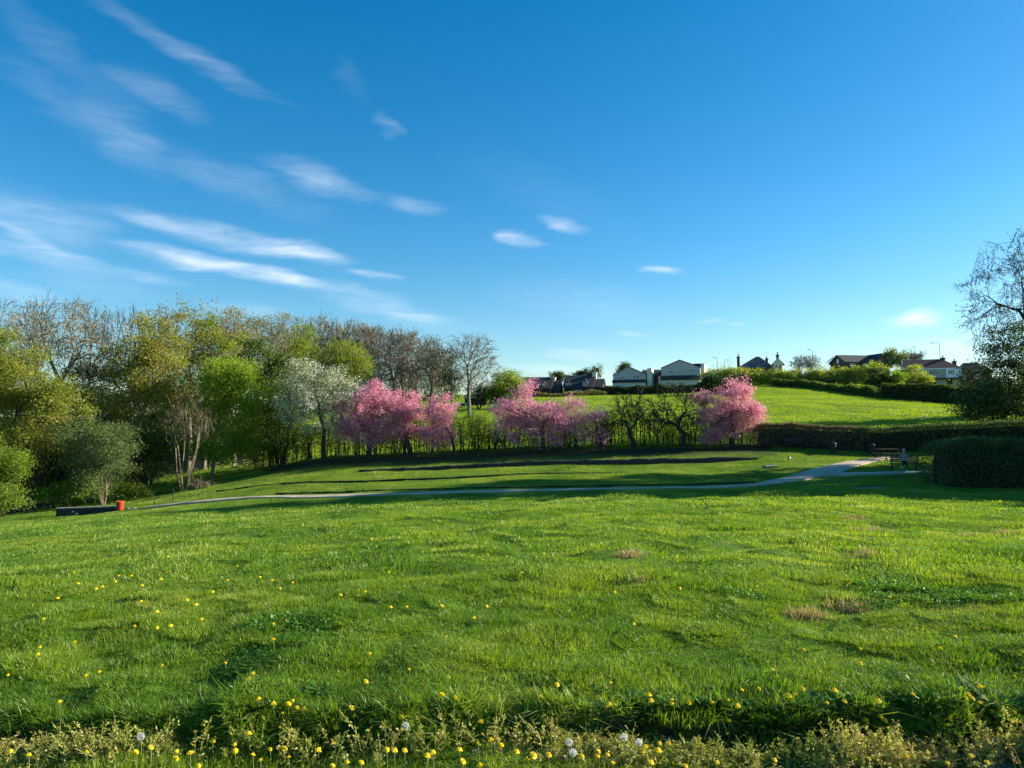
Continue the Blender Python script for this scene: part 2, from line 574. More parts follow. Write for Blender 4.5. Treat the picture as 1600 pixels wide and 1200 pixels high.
# projective grid: rows of constant Y
rows = np.concatenate([np.array([-60, -30, -14, -6, -2, 0, 1.2, 2.2, 2.9]), np.arange(3.3, 4.0, .06), np.arange(4.0, 4.5, .022), np.arange(4.5, 8, .06), np.arange(8, 14, .12),
                       np.arange(14, 30, .24), np.arange(30, 62, .3), np.arange(62, 160, 1.2), np.geomspace(160, 1800, 40)])
cols = np.concatenate([np.linspace(-3.5, -.9, 26)[:-1], np.linspace(-.9, .9, 330), np.linspace(.9, 3.5, 26)[1:]])
g = np.maximum(rows, 0) + 5
GX = cols[None, :] * g[:, None]
GY = np.repeat(rows[:, None], len(cols), 1)
GZ = T(GX.ravel(), GY.ravel()).reshape(GX.shape)
nr, nc = GX.shape
V = np.stack([GX, GY, GZ], -1).reshape(-1, 3)
ii = (np.arange(nr - 1)[:, None] * nc + np.arange(nc - 1)[None, :]).ravel()
Q = np.stack([ii, ii + 1, ii + nc + 1, ii + nc], -1)

def wood_or_shade(x, y):
    """1 on bare soil and litter of the wood and on painted shade"""
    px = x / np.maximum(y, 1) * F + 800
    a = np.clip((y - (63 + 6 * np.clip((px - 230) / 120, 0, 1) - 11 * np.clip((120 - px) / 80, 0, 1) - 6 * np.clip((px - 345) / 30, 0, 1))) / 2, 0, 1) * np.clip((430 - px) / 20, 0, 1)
    # grass strip under the cherries and hedge, deep shade painted in as dark soil colour
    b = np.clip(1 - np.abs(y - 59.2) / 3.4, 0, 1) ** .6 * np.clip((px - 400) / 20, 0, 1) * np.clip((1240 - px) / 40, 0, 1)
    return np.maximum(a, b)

m_ground, t = nmat('ground_turf')
Lk = t.links
out = t.nodes.new('ShaderNodeOutputMaterial')
p = t.nodes.new('ShaderNodeBsdfPrincipled'); p.inputs['Roughness'].default_value = 0.95; p.inputs['Specular IOR Level'].default_value = 0.1
geo = t.nodes.new('ShaderNodeNewGeometry')
n1 = t.nodes.new('ShaderNodeTexNoise'); n1.inputs['Scale'].default_value = 0.35; n1.inputs['Detail'].default_value = 8; n1.inputs['Roughness'].default_value = .65
Lk.new(geo.outputs['Position'], n1.inputs['Vector'])
r1 = t.nodes.new('ShaderNodeValToRGB')
r1.color_ramp.elements[0].position = .32; r1.color_ramp.elements[1].position = .7
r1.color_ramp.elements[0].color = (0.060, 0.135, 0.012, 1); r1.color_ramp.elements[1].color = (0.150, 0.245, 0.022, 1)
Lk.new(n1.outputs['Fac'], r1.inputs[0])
at = t.nodes.new('ShaderNodeAttribute'); at.attribute_name = 'earth_or_shade'
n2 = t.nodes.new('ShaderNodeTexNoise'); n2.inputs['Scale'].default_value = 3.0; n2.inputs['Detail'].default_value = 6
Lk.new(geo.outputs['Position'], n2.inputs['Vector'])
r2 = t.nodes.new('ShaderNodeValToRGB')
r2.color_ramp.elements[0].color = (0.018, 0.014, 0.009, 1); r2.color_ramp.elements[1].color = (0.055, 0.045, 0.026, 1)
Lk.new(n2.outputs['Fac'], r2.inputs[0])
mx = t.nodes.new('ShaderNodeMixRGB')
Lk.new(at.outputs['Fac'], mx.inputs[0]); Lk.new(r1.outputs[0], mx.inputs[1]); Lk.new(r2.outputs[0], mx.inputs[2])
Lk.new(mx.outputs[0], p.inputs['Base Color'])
bp = t.nodes.new('ShaderNodeBump'); bp.inputs['Strength'].default_value = 0.6; bp.inputs['Distance'].default_value = 0.12
n3 = t.nodes.new('ShaderNodeTexNoise'); n3.inputs['Scale'].default_value = 2.2; n3.inputs['Detail'].default_value = 8; n3.inputs['Roughness'].default_value = .7
Lk.new(geo.outputs['Position'], n3.inputs['Vector'])
Lk.new(n3.outputs['Fac'], bp.inputs['Height']); Lk.new(bp.outputs[0], p.inputs['Normal'])
Lk.new(p.outputs[0], out.inputs[0])

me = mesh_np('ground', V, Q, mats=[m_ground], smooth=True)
earth_or_shade = wood_or_shade(V[:, 0], V[:, 1])  # wood floor, plus tree shade coloured in along the cherry row
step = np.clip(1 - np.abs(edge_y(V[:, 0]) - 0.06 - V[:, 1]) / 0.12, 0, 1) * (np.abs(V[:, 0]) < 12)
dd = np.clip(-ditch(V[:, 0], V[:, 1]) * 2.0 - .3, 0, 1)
earth_or_shade = np.clip(earth_or_shade + 1.2 * step + dd, 0, 1)
me.attributes.new('earth_or_shade', 'FLOAT', 'POINT').data.foreach_set('value', earth_or_shade.astype(np.float32))
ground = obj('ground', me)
tag(ground, 'rolling green park lawn rising to a hillside field', 'ground', kind='structure')

# ------------------------------------------------------------------ path
def strip(name, pts, widths, mat, lift, n=160, label=None, kind='structure', cat='path'):
    """flat ribbon laid over the ground along pixel points (px, py, Y)"""
    P = np.array([W(*q)[:2] for q in pts])
    s = np.concatenate([[0], np.cumsum(np.linalg.norm(np.diff(P, axis=0), axis=1))])
    tt = np.linspace(0, s[-1], n)
    X = np.interp(tt, s, P[:, 0]); Yv = np.interp(tt, s, P[:, 1]); Wd = np.interp(tt, s, widths)
    for _ in range(6):
        X[1:-1] = (X[:-2] + 2 * X[1:-1] + X[2:]) / 4; Yv[1:-1] = (Yv[:-2] + 2 * Yv[1:-1] + Yv[2:]) / 4
    dx = np.gradient(X); dy = np.gradient(Yv); L = np.hypot(dx, dy); nx, ny = -dy / L, dx / L
    k = np.linspace(-.5, .5, 9)
    edge = 1 + .06 * vnoise(tt * 2.0, tt * 0 + 3)
    VX = X[:, None] + nx[:, None] * (Wd * edge)[:, None] * k; VY = Yv[:, None] + ny[:, None] * (Wd * edge)[:, None] * k
    VZ = np.stack([T(VX[:, j], VY[:, j], False) for j in range(9)], 1)
    # smooth own profile, sits just above the turf
    VZm = T(VX.ravel(), VY.ravel()).reshape(VX.shape)
    VZ = np.maximum(VZ, VZm.mean(1, keepdims=True)) + lift
    Vv = np.stack([VX, VY, VZ], -1).reshape(-1, 3)
    skirt = Vv.copy(); skirt[:, 2] -= .25
    i0 = (np.arange(n - 1)[:, None] * 9 + np.arange(8)[None]).ravel()
    Qs = [np.stack([i0, i0 + 1, i0 + 10, i0 + 9], -1)]
    N = len(Vv)
    a = np.arange(n - 1) * 9
    Qs.append(np.stack([a + N, a, a + 9, a + 9 + N], -1))
    b = a + 8
    Qs.append(np.stack([b, b + N, b + 9 + N, b + 9], -1))
    o = obj(name, mesh_np(name, np.concatenate([Vv, skirt]), np.concatenate(Qs), mats=[mat], smooth=False))
    tag(o, label, cat, kind=kind)
    return np.stack([X, Yv], -1), Wd

PATH_M = simple('path_tarmac_pale', (0.48, 0.39, 0.27), 0.9, 0.25, .8, bump=.3)
path_c, path_w = strip('path', [(225, 792, 47), (280, 788, 46.3), (500, 778, 44), (700, 771, 43), (900, 767, 42.3), (1100, 764, 42), (1180, 760, 42.5), (1240, 748, 45), (1285, 739, 48), (1330, 725, 52), (1372, 720, 54.5), (1400, 719, 55)],
      [.8, .85, .85, .8, .7, .65, .85, 1.4, 2.1, 1.4, 1.1, .9], PATH_M, .05, label='pale tarmac footpath winding from the red bin to the benches')
path2_c, path2_w = strip('path_branch', [(1262, 742, 47), (1310, 740, 46.6), (1360, 738.5, 46.3), (1430, 737, 46.2), (1480, 736, 46.2)], [2.0, 1.5, 1.1, 1.0, 1.0], PATH_M, .056, n=60, label='short pale branch path leading in front of the occupied bench')

def near_path(x, y):
    d = np.full(len(x), 9.0)
    for c, w in ((path_c, path_w), (path2_c, path2_w)):
        for k in range(0, len(c), 2):
            d = np.minimum(d, np.hypot(x - c[k, 0], y - c[k, 1]) - w[k] / 2)
    return d

# ------------------------------------------------------------------ tree engine
def grow(targets, base, d0, r0, rng, trunk_h=0.0, rmin=.012, up=.15, wob=.12, step=(.32, .5), pw=.45, stems=1):
    """branching skeleton that reaches every target: recursive splitting of the target set"""
    segs = []
    n0 = len(targets)
    stack = []
    if stems > 1:
        ang = np.arctan2(targets[:, 1] - base[1], targets[:, 0] - base[0])
        order = np.argsort(ang)
        for k, part in enumerate(np.array_split(order, stems)):
            if len(part) == 0:
                continue
            a = ang[part].mean()
            b = base + np.array([math.cos(a), math.sin(a), 0]) * r0 * rng.uniform(1.0, 2.6)
            stack.append((b, d0 + np.array([math.cos(a), math.sin(a), 0]) * .22, part, r0 * rng.uniform(.7, 1.1)))
    else:
        pos = np.array(base, float)
        if trunk_h > 0:
            top = pos + d0 * trunk_h
            mid = (pos + top) / 2 + rng.normal(0, .03 * trunk_h, 3) * (1, 1, 0)
            segs.append((pos - (0, 0, .3), mid, top, r0 * 1.35, r0 * 1.02, r0 * .9))
            pos = top
        stack.append((pos, d0, np.arange(n0), r0 * .9))
    while stack:
        pos, d, idx, r = stack.pop()
        n = len(idx)
        if n == 1:
            tg = targets[idx[0]]
            L = np.linalg.norm(tg - pos)
            mid = (pos + tg) / 2 + d * L * .12 + rng.normal(0, wob * .5 * L, 3)
            segs.append((pos, mid, tg, max(r, rmin), max(r * .75, rmin), rmin * .6))
            continue
        c = targets[idx].mean(0)
        v = c - pos
        L = np.linalg.norm(v) + 1e-6
        nd = .45 * d + .75 * v / L + np.array([0, 0, up]) + rng.normal(0, wob, 3)
        nd /= np.linalg.norm(nd) + 1e-9
        st = L * rng.uniform(*step)
        new = pos + nd * st
        mid = (pos + new) / 2 + (d - nd) * st * .12 + rng.normal(0, wob * .35 * st, 3)
        r1 = max(r * .86, rmin)
        segs.append((pos, mid, new, max(r, rmin), max(r * .92, rmin), r1))
        rel = targets[idx] - new
        best, bs = None, -1
        for _ in range(3):
            ax = rng.normal(size=3); ax -= nd * ax.dot(nd) * .8
            ax /= np.linalg.norm(ax)
            pr = rel @ ax
            s = pr.std()
            if s > bs:
                bs, best = s, pr
        k = int(np.clip(round(n * rng.uniform(.32, .68)), 1, n - 1))
        o = np.argsort(best)
        a, b = idx[o[:k]], idx[o[k:]]
        stack.append((new, nd, a, r1 * (len(a) / n) ** pw))
        stack.append((new, nd, b, r1 * (len(b) / n) ** pw))
    return segs

def tubes2(segs, sides=3):
    """straight two-point twigs"""
    A = np.array([s[0] for s in segs], float); B = np.array([s[2] for s in segs], float)
    r0 = np.array([s[3] for s in segs])[:, None]; r1 = np.array([s[5] for s in segs])[:, None]
    t = B - A; t /= np.linalg.norm(t, axis=1, keepdims=True) + 1e-9
    ref = np.where(np.abs(t[:, 2:3]) < .9, np.array([[0, 0, 1.0]]), np.array([[1.0, 0, 0]]))
    u = np.cross(t, ref); u /= np.linalg.norm(u, axis=1, keepdims=True) + 1e-9
    w = np.cross(t, u)
    rings = []
    for P_, r_ in ((A, r0), (B, r1)):
        for k in range(sides):
            a = 2 * math.pi * k / sides
            rings.append(P_ + r_ * (u * math.cos(a) + w * math.sin(a)))
    V = np.stack(rings, 1).reshape(-1, 3)
    k = np.arange(sides)
    q = np.stack([k, (k + 1) % sides, sides + (k + 1) % sides, sides + k], -1)[None]
    return V, (np.arange(len(A))[:, None, None] * 2 * sides + q).reshape(-1, 4)

def tubes(segs, sides):
    """three-point tapered tubes, vectorised"""
    P = np.array([[s[0], s[1], s[2]] for s in segs], float)      # n,3,3
    Rr = np.array([[s[3], s[4], s[5]] for s in segs], float)     # n,3
    n = len(P)
    tg = np.stack([P[:, 1] - P[:, 0], P[:, 2] - P[:, 0], P[:, 2] - P[:, 1]], 1)
    tg /= np.linalg.norm(tg, axis=-1, keepdims=True) + 1e-9
    ref = np.where(np.abs(tg[:, 1, 2:3]) < .9, np.array([[0, 0, 1.0]]), np.array([[1.0, 0, 0]]))
    u = np.cross(tg, ref[:, None, :]); u /= np.linalg.norm(u, axis=-1, keepdims=True) + 1e-9
    w = np.cross(tg, u)
    a = np.arange(sides) * 2 * np.pi / sides
    ring = P[:, :, None, :] + Rr[:, :, None, None] * (u[:, :, None, :] * np.cos(a)[None, None, :, None] + w[:, :, None, :] * np.sin(a)[None, None, :, None])
    V = ring.reshape(-1, 3)
    base = (np.arange(n) * 3 * sides)[:, None, None]
    k = np.arange(sides)
    q = []
    for lv in range(2):
        q.append(np.stack([lv * sides + k, lv * sides + (k + 1) % sides, (lv + 1) * sides + (k + 1) % sides, (lv + 1) * sides + k], -1))
    q = np.concatenate(q)[None]
    return V, (base + q).reshape(-1, 4)

def leaf_quads(C, size, rng, flat=.3, aspect=.6, hang=0.0):
    n = len(C)
    nrm = rng.normal(size=(n, 3)); nrm[:, 2] = nrm[:, 2] * (1 - .3 * hang) + flat * 2 * (1 - hang)
    nrm /= np.linalg.norm(nrm, axis=1, keepdims=True) + 1e-9
    a = np.cross(nrm, rng.normal(size=(n, 3)))
    if hang:
        a = a * (1 - hang) + np.array([0, 0, -1.0]) * hang
        a -= nrm * (a * nrm).sum(1, keepdims=True)
    a /= np.linalg.norm(a, axis=1, keepdims=True) + 1e-9
    b = np.cross(nrm, a)
    s = size * rng.uniform(.6, 1.35, (n, 1))
    a = a * s * .5; b = b * s * .5 * aspect
    # pointed leaf shape: four corners of a kite, folded a little
    V = np.stack([C - a, C - a * .1 + b + nrm * s * .06, C + a, C - a * .1 - b + nrm * s * .06], 1).reshape(-1, 3)
    Q = np.arange(n * 4).reshape(-1, 4)
    return V, Q

def join(parts):
    Vs, Qs, ms, off = [], [], [], 0
    for V_, Q_, m_ in parts:
        if len(V_) == 0:
            continue
        Vs.append(V_); Qs.append(Q_ + off); ms.append(np.full(len(Q_), m_)); off += len(V_)
    return np.concatenate(Vs), np.concatenate(Qs), np.concatenate(ms)

def px_targets(blobs, Y, rng, nclump, tpc, csize, shell=1.6, base=None):
    """target points in clumps inside ellipsoids given in photo pixels at distance Y"""
    wts = np.array([(b[2] * b[3] * (b[4] if len(b) > 4 else 1)) for b in blobs], float)
    wts /= wts.sum()
    out = []
    for b, wgt in zip(blobs, wts):
        k = max(1, int(round(nclump * wgt)))
        dY = b[5] if len(b) > 5 else 0.0
        c = W(b[0], b[1], Y + dY)
        s = (Y + dY) / F
        rad = np.array([b[2] * s, (b[6] if len(b) > 6 else .9 * min(b[2], b[3] * 1.2)) * s, b[3] * s])
        d = rng.normal(size=(k, 3)); d /= np.linalg.norm(d, axis=1, keepdims=True)
        rr = rng.random((k, 1)) ** (1 / (1.3 + shell))
        cl = c + d * rr * rad * 1.02
        for q in cl:
            m = max(1, int(rng.poisson(tpc)))
            out.append(q + rng.normal(size=(m, 3)) * csize * np.array([1, 1, .55]))
    return np.concatenate(out)

TREES = []
def tree(name, label, px, Y, blobs, cat='tree', nclump=45, tpc=7, csize=.5, lpt=14, spread=.28, lsize=.17, lmat=None,
         bark=None, r0=.16, trunk=.35, rmin=.012, up=.15, wob=.12, seed=None, droop=0.0, stems=1, lean=(0, 0), flat=.3, hang=0.0,
         shell=1.6, ivy=None, group=None, baseY=None, pw=.45, step=(.32, .5), twig_leaf=0.0, aspect=.6):
    rng = np.random.default_rng(seed if seed is not None else int(px * 7 + Y * 131) % 99991)
    bx = XPX(px, baseY or Y); by = baseY or Y
    bz = Tz(bx, by)
    base = np.array([bx, by, bz])
    tg = px_targets(blobs, Y, rng, nclump, tpc, csize, shell) - base
    tg = tg[tg[:, 2] > .12]
    ztop = tg[:, 2].max(); zlow = np.percentile(tg[:, 2], 8)
    th = 0 if stems > 1 else max(.15, min(trunk * ztop, max(zlow, trunk * ztop * .6)))
    d0 = np.array([lean[0], lean[1], 1.0]); d0 /= np.linalg.norm(d0)
    segs = grow(tg, np.zeros(3), d0, r0, rng, th, rmin, up, wob, step, pw, stems)
    thick = [s for s in segs if s[3] > .055]
    thin = [s for s in segs if s[3] <= .055]
    root = empty(name, base)
    tag(root, label, cat, group)
    bark = bark or BARK_G
    if not thick:
        thick, thin = thin[:max(1, len(thin) // 6)], thin[max(1, len(thin) // 6):]
    Vt, Qt = tubes(thick, 7)
    obj('trunk', mesh_np('trunk', Vt, Qt, mats=[bark], smooth=True), root)
    parts = []
    mats = [bark]
    if lpt > 6:      # most end twigs are hidden inside the leaves
        kk = rng.random(len(thin))
        thin = [s for s, q in zip(thin, kk) if s[3] > rmin * 1.3 or q < .35]
    fine = [s for s in thin if s[3] < .03]; thin = [s for s in thin if s[3] >= .03]
    if thin:
        parts.append(tubes(thin, 4) + (0,))
    if fine:
        parts.append(tubes2(fine, 3) + (0,))
    if lmat is not None and lpt > 0:
        if not isinstance(lmat, (list, tuple)):
            lmat = [(lmat, 1.0)]
        mats += [m for m, _ in lmat]
        for mi, (m_, fr) in enumerate(lmat):
            k = rng.random(len(tg)) < 2 if False else None
            cnt = rng.poisson(lpt * fr, len(tg))
            C = np.repeat(tg, cnt, 0)
            off = rng.normal(size=C.shape) * spread * np.array([1, 1, .75])
            if droop:
                off[:, 2] -= np.abs(rng.normal(size=len(C))) * droop
            C = C + off
            C = C[C[:, 2] > .06]
            V_, Q_ = leaf_quads(C, lsize, rng, flat, aspect, hang)
            parts.append((V_, Q_, mi + 1))
    Vc, Qc, mi = join(parts)
    obj('crown', mesh_np('crown', Vc, Qc, mats=mats, mi=mi), root)
    if ivy:
        z0, z1, nn, rad = ivy
        main = [s for s in thick if s[0][2] < z1]
        k = rng.integers(0, len(main), nn); f = rng.random((nn, 1))
        A = np.array([s[0] for s in main]); B = np.array([s[2] for s in main])
        C = A[k] * (1 - f) + B[k] * f + rng.normal(size=(nn, 3)) * rad
        C = C[(C[:, 2] > z0) & (C[:, 2] < z1)]
        V_, Q_ = leaf_quads(C, .16, rng, .2, .8)
        obj('ivy', mesh_np('ivy', V_, Q_, mats=[L_IVY]), root)
    return root

def hedge(name, label, pts, h, w, n, lsize, lmat, stems=0, seed=1, cat='hedge', rough=.22, core=True, top_mat=None, bark=None, fill=1.0, hvar=0.12, stem_r=.02, lowgap=0.0):
    """clipped or wild hedge following world points [(x, y)], leaves over a dark inner mass"""
    rng = np.random.default_rng(seed)
    P = np.array(pts, float)
    s = np.concatenate([[0], np.cumsum(np.linalg.norm(np.diff(P, axis=0), axis=1))])
    Lh = s[-1]
    mid = P.mean(0)
    base = np.array([mid[0], mid[1], Tz(*mid)])
    root = empty(name, base)
    tag(root, label, cat)
    def at(t):
        x = np.interp(t, s, P[:, 0]); y = np.interp(t, s, P[:, 1])
        x2 = np.interp(np.minimum(t + .3, Lh), s, P[:, 0]) - np.interp(np.maximum(t - .3, 0), s, P[:, 0])
        y2 = np.interp(np.minimum(t + .3, Lh), s, P[:, 1]) - np.interp(np.maximum(t - .3, 0), s, P[:, 1])
        l = np.hypot(x2, y2)
        return x, y, -y2 / l, x2 / l
    def hh(t):
        e = np.clip(np.minimum(t, Lh - t) / (.6 * w) + .55, 0, 1)
        return h * (1 + hvar * 2 * vnoise(t * .5 + seed * 13, t * 0 + 2) + hvar * vnoise(t * 1.7 + 5, t * 0 + seed)) * np.sqrt(e)
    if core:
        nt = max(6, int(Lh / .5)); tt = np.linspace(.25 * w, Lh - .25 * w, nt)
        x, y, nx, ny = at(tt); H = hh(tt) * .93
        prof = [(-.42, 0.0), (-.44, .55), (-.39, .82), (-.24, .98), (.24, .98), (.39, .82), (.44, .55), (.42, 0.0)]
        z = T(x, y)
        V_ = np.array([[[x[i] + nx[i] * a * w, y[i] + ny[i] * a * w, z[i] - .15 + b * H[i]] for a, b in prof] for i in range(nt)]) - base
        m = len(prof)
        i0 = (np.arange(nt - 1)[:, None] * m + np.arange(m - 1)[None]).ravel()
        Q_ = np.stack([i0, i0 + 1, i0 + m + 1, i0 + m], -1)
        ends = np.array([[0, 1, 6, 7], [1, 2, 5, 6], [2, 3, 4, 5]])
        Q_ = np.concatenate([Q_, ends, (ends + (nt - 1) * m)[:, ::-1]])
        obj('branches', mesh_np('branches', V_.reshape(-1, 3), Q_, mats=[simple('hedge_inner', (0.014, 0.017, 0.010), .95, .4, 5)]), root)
    t_ = rng.random(n) * Lh
    x, y, nx, ny = at(t_)
    H = hh(t_)
    a = rng.uniform(-1, 1, n); b = rng.random(n)
    if core:   # push to the surface
        top = rng.random(n) < .42
        sg = np.sign(a)
        b = np.where(top, 1.03 - np.abs(rng.normal(0, .05, n)), b)
        a = np.where(top, a, sg * (1 - np.abs(rng.normal(0, .10, n))))
        lim = np.where(top, .9, np.sqrt(np.clip(1 - np.clip((b - .68) / .40, 0, 1) ** 2, 0.05, 1)))
        a = a * lim
    else:
        b = lowgap + (1 - lowgap) * b ** .8
        a = a * np.sqrt(np.clip(1.05 - (2 * b - 1) ** 4, 0, 1))
    rg = rng.normal(size=(n, 3)) * rough * .3
    z = T(x, y)
    C = np.stack([x + nx * a * w / 2, y + ny * a * w / 2, z + b * H], -1) + rg - base
    keep = vnoise(t_ * 1.9 + seed * 3, b * H * 1.9 + a * 2) > (-.5 + (1 - fill))
    C = C[keep]
    C = C[C[:, 2] > -3]
    V_, Q_ = leaf_quads(C, lsize, rng, .25, .65)
    parts = [(V_, Q_, 0)]
    obj('foliage', mesh_np('foliage', V_, Q_, mats=[lmat]), root)
    if stems:
        ts = np.sort(rng.random(stems) * Lh)
        x, y, nx, ny = at(ts); H = hh(ts); z = T(x, y)
        segs = []
        for i in range(stems):
            o = rng.uniform(-.3, .3) * w
            p0 = np.array([x[i] + nx[i] * o, y[i] + ny[i] * o, z[i] - .1]) - base
            tip = p0 + np.array([rng.normal(0, .25), rng.normal(0, .2), H[i] * rng.uniform(.6, 1.08)])
            m_ = (p0 + tip) / 2 + rng.normal(0, .08, 3)
            rr = stem_r * rng.uniform(.6, 1.8)
            segs.append((p0, m_, tip, rr, rr * .8, rr * .3))
            for _ in range(3):
                f = rng.uniform(.25, .9)
                q0 = p0 * (1 - f) + tip * f
                q1 = q0 + np.array([rng.normal(0, .45), rng.normal(0, .3), rng.uniform(.15, .6)])
                segs.append((q0, (q0 + q1) / 2 + rng.normal(0, .05, 3), q1, rr * .55, rr * .4, rr * .2))
        V_, Q_ = tubes(segs, 4)
        obj('stems', mesh_np('stems', V_, Q_, mats=[bark or BARK_D]), root)['kind'] = 'stuff'
    return root


# ------------------------------------------------------------------ the wood on the left
tree('bare_tree', 'tall bare tree with upright twigs at the far left end of the wood', 15, 66, [(15, 530, 55, 62), (0, 590, 50, 50)], nclump=108, tpc=9, csize=.55, lpt=1.5, lsize=0.143, rmin=.019, lmat=L_OLIVE, bark=BARK_O, r0=.24, trunk=.3, up=.06, ivy=(0, 7, 1500, .25))
tree('bare_tree', 'wide spreading bare tree with forked olive limbs above an ivy clad trunk', 88, 60, [(95, 508, 62, 50), (120, 545, 62, 55), (55, 555, 40, 50), (150, 580, 40, 40)], nclump=171, tpc=10, csize=.55, lpt=1.2, lsize=0.106, rmin=.019, lmat=L_OLIVE, bark=BARK_O, r0=.3, trunk=.42, up=.06, ivy=(0.5, 9, 2600, .3))
tree('bare_tree', 'bare grey tree whose round top pokes above the yellow willow', 205, 70, [(203, 500, 32, 36), (190, 560, 45, 50)], nclump=90, tpc=9, csize=.5, lpt=1.0, lsize=0.106, rmin=.019, lmat=L_OLIVE, bark=BARK_G, r0=.22, trunk=.3, up=.06)
tree('willow_tree', 'tall yellow green tree with soft drooping foliage in the wood', 222, 61, [(222, 520, 46, 40), (225, 570, 66, 45), (250, 560, 45, 60), (200, 610, 45, 45), (255, 640, 55, 50), (215, 690, 42, 40)], nclump=72, tpc=13, csize=.5, lpt=21.8, lsize=0.187, lmat=[(L_YEL, .8), (L_OLIVE, .2)], bark=BARK_T, r0=.26, trunk=.25, droop=.5, hang=.4)
tree('olive_tree', 'olive budding tree with a greener tip behind the bright birch', 295, 67, [(292, 510, 36, 38), (315, 520, 30, 35), (290, 565, 50, 45), (300, 620, 40, 50)], nclump=54, tpc=15, csize=.5, lpt=11.6, lsize=0.176, lmat=[(L_YEL, .5), (L_OLIVE, .5)], bark=BARK_G, r0=.24, trunk=.3)
tree('green_tree', 'yellow green leafing tree between the olive tree and the brown tree', 320, 68, [(318, 510, 18, 30), (340, 540, 40, 30), (330, 590, 45, 40)], nclump=30, tpc=15, csize=.5, lpt=15.9, lsize=0.187, lmat=[(L_LIME, .5), (L_YEL, .5)], bark=BARK_G, r0=.2, trunk=.3)
tree('brown_tree', 'reddish brown budding tree crown behind the birch top', 365, 70, [(362, 512, 36, 26), (370, 550, 45, 40)], nclump=36, tpc=17, csize=.5, lpt=8.7, lsize=0.165, lmat=[(L_BROWN, .6), (L_YEL, .4)], bark=BARK_G, r0=.2, trunk=.3)
tree('bare_tree', 'grey bare tree between the brown tree and the dark holly', 425, 76, [(415, 520, 38, 32), (440, 535, 30, 40), (425, 580, 45, 50)], nclump=126, tpc=9, csize=.55, lpt=4.0, lsize=0.165, lmat=[(L_OLIVE, .7), (L_YEL, .3)], bark=BARK_G, r0=.22, trunk=.3, up=.06)
tree('holly_tree', 'dark green dense evergreen behind the lime birch', 425, 64, [(415, 570, 35, 38), (425, 630, 38, 60), (400, 680, 40, 40)], nclump=45, tpc=15, csize=.4, lpt=26.1, lsize=0.187, lmat=[(L_MID, .6), (L_DARK, .4)], bark=BARK_D, r0=.2, trunk=.12)
tree('birch_tree', 'bright lime green birch with pale trunk at the wood edge', 333, 60, [(362, 585, 42, 34), (345, 605, 42, 40), (372, 640, 42, 60), (385, 600, 28, 40), (355, 690, 45, 32), (330, 630, 26, 50)], nclump=90, tpc=13, csize=.4, lpt=24.6, lsize=0.165, lmat=L_LIME, bark=BARK_T, r0=.13, trunk=.36, droop=.45, hang=.45, lean=(.06, 0))
tree('bare_tree', 'slender multi stemmed bare tree by the stream bank in front of the birch', 290, 55.6, [(283, 620, 18, 24), (302, 635, 28, 34), (266, 655, 20, 40), (318, 655, 22, 36), (290, 670, 26, 30)], nclump=110, tpc=3, csize=.4, lpt=1.6, spread=.2, lsize=.07, lmat=L_BROWN, bark=BARK_T, r0=.06, stems=6, up=.0, wob=.06, step=(.5, .7), rmin=.009, pw=.6)
tree('leafy_tree', 'yellow green leafy tree spilling over the left edge of the view', 10, 52, [(0, 560, 45, 42), (30, 600, 50, 50), (100, 625, 40, 28), (10, 660, 45, 50), (75, 605, 30, 25)], nclump=78, tpc=13, csize=.42, lpt=40, lsize=0.13, lmat=[(L_LIME, .25), (L_YEL, .5), (L_OLIVE, .25)], bark=BARK_D, r0=.2, trunk=.25)
tree('hazel_bush', 'olive yellow shrubby tree under the forked bare tree', 85, 54, [(75, 665, 26, 26), (60, 690, 22, 22), (45, 735, 25, 40)], cat='shrub', nclump=24, tpc=11, csize=.35, lpt=17.4, lsize=0.154, lmat=[(L_YEL, .6), (L_OLIVE, .4)], bark=BARK_D, r0=.08, stems=4)
tree('green_bush', 'bright green bush at the far left edge beside the lawn', 8, 49, [(5, 720, 28, 45), (12, 765, 30, 32), (-25, 750, 40, 50)], cat='shrub', nclump=51, tpc=13, csize=.3, lpt=44, lsize=0.10, lmat=[(L_LIME, .6), (L_MID, .4)], bark=BARK_D, r0=.06, stems=5)
tree('willow_bush', 'grey green willow bush standing on the stream bank', 165, 53.5, [(165, 690, 38, 38), (185, 715, 30, 42), (150, 735, 40, 36), (120, 700, 30, 45)], cat='shrub', nclump=66, tpc=13, csize=.34, lpt=32, lsize=0.105, lmat=[(L_GREY, .8), (L_MID, .2)], bark=BARK_T, r0=.06, stems=7, up=.4)
tree('bare_bush', 'cluster of pale upright pollarded stems behind the willow bush', 140, 58, [(140, 665, 25, 26), (122, 680, 22, 26)], cat='shrub', nclump=40, tpc=4, csize=.25, lpt=.5, lsize=0.088, lmat=L_OLIVE, bark=BARK_T, r0=.07, stems=9, up=.9, step=(.5, .7))
tree('hawthorn_bush', 'mid green hawthorn bush in front of the yellow willow trunk', 235, 61, [(228, 690, 35, 40), (262, 700, 30, 38), (210, 735, 30, 22)], cat='shrub', nclump=48, tpc=13, csize=.36, lpt=21.8, lsize=0.165, lmat=[(L_MID, .7), (L_YEL, .3)], bark=BARK_D, r0=.08, stems=4)
tree('dark_bush', 'dark ivy covered bush in the gap left of the willow bush', 95, 56, [(95, 720, 30, 50), (65, 745, 30, 40)], cat='shrub', nclump=42, tpc=13, csize=.4, lpt=21.8, lsize=0.176, lmat=[(L_DARK, .6), (L_MID, .4)], bark=BARK_D, r0=.08, stems=4)
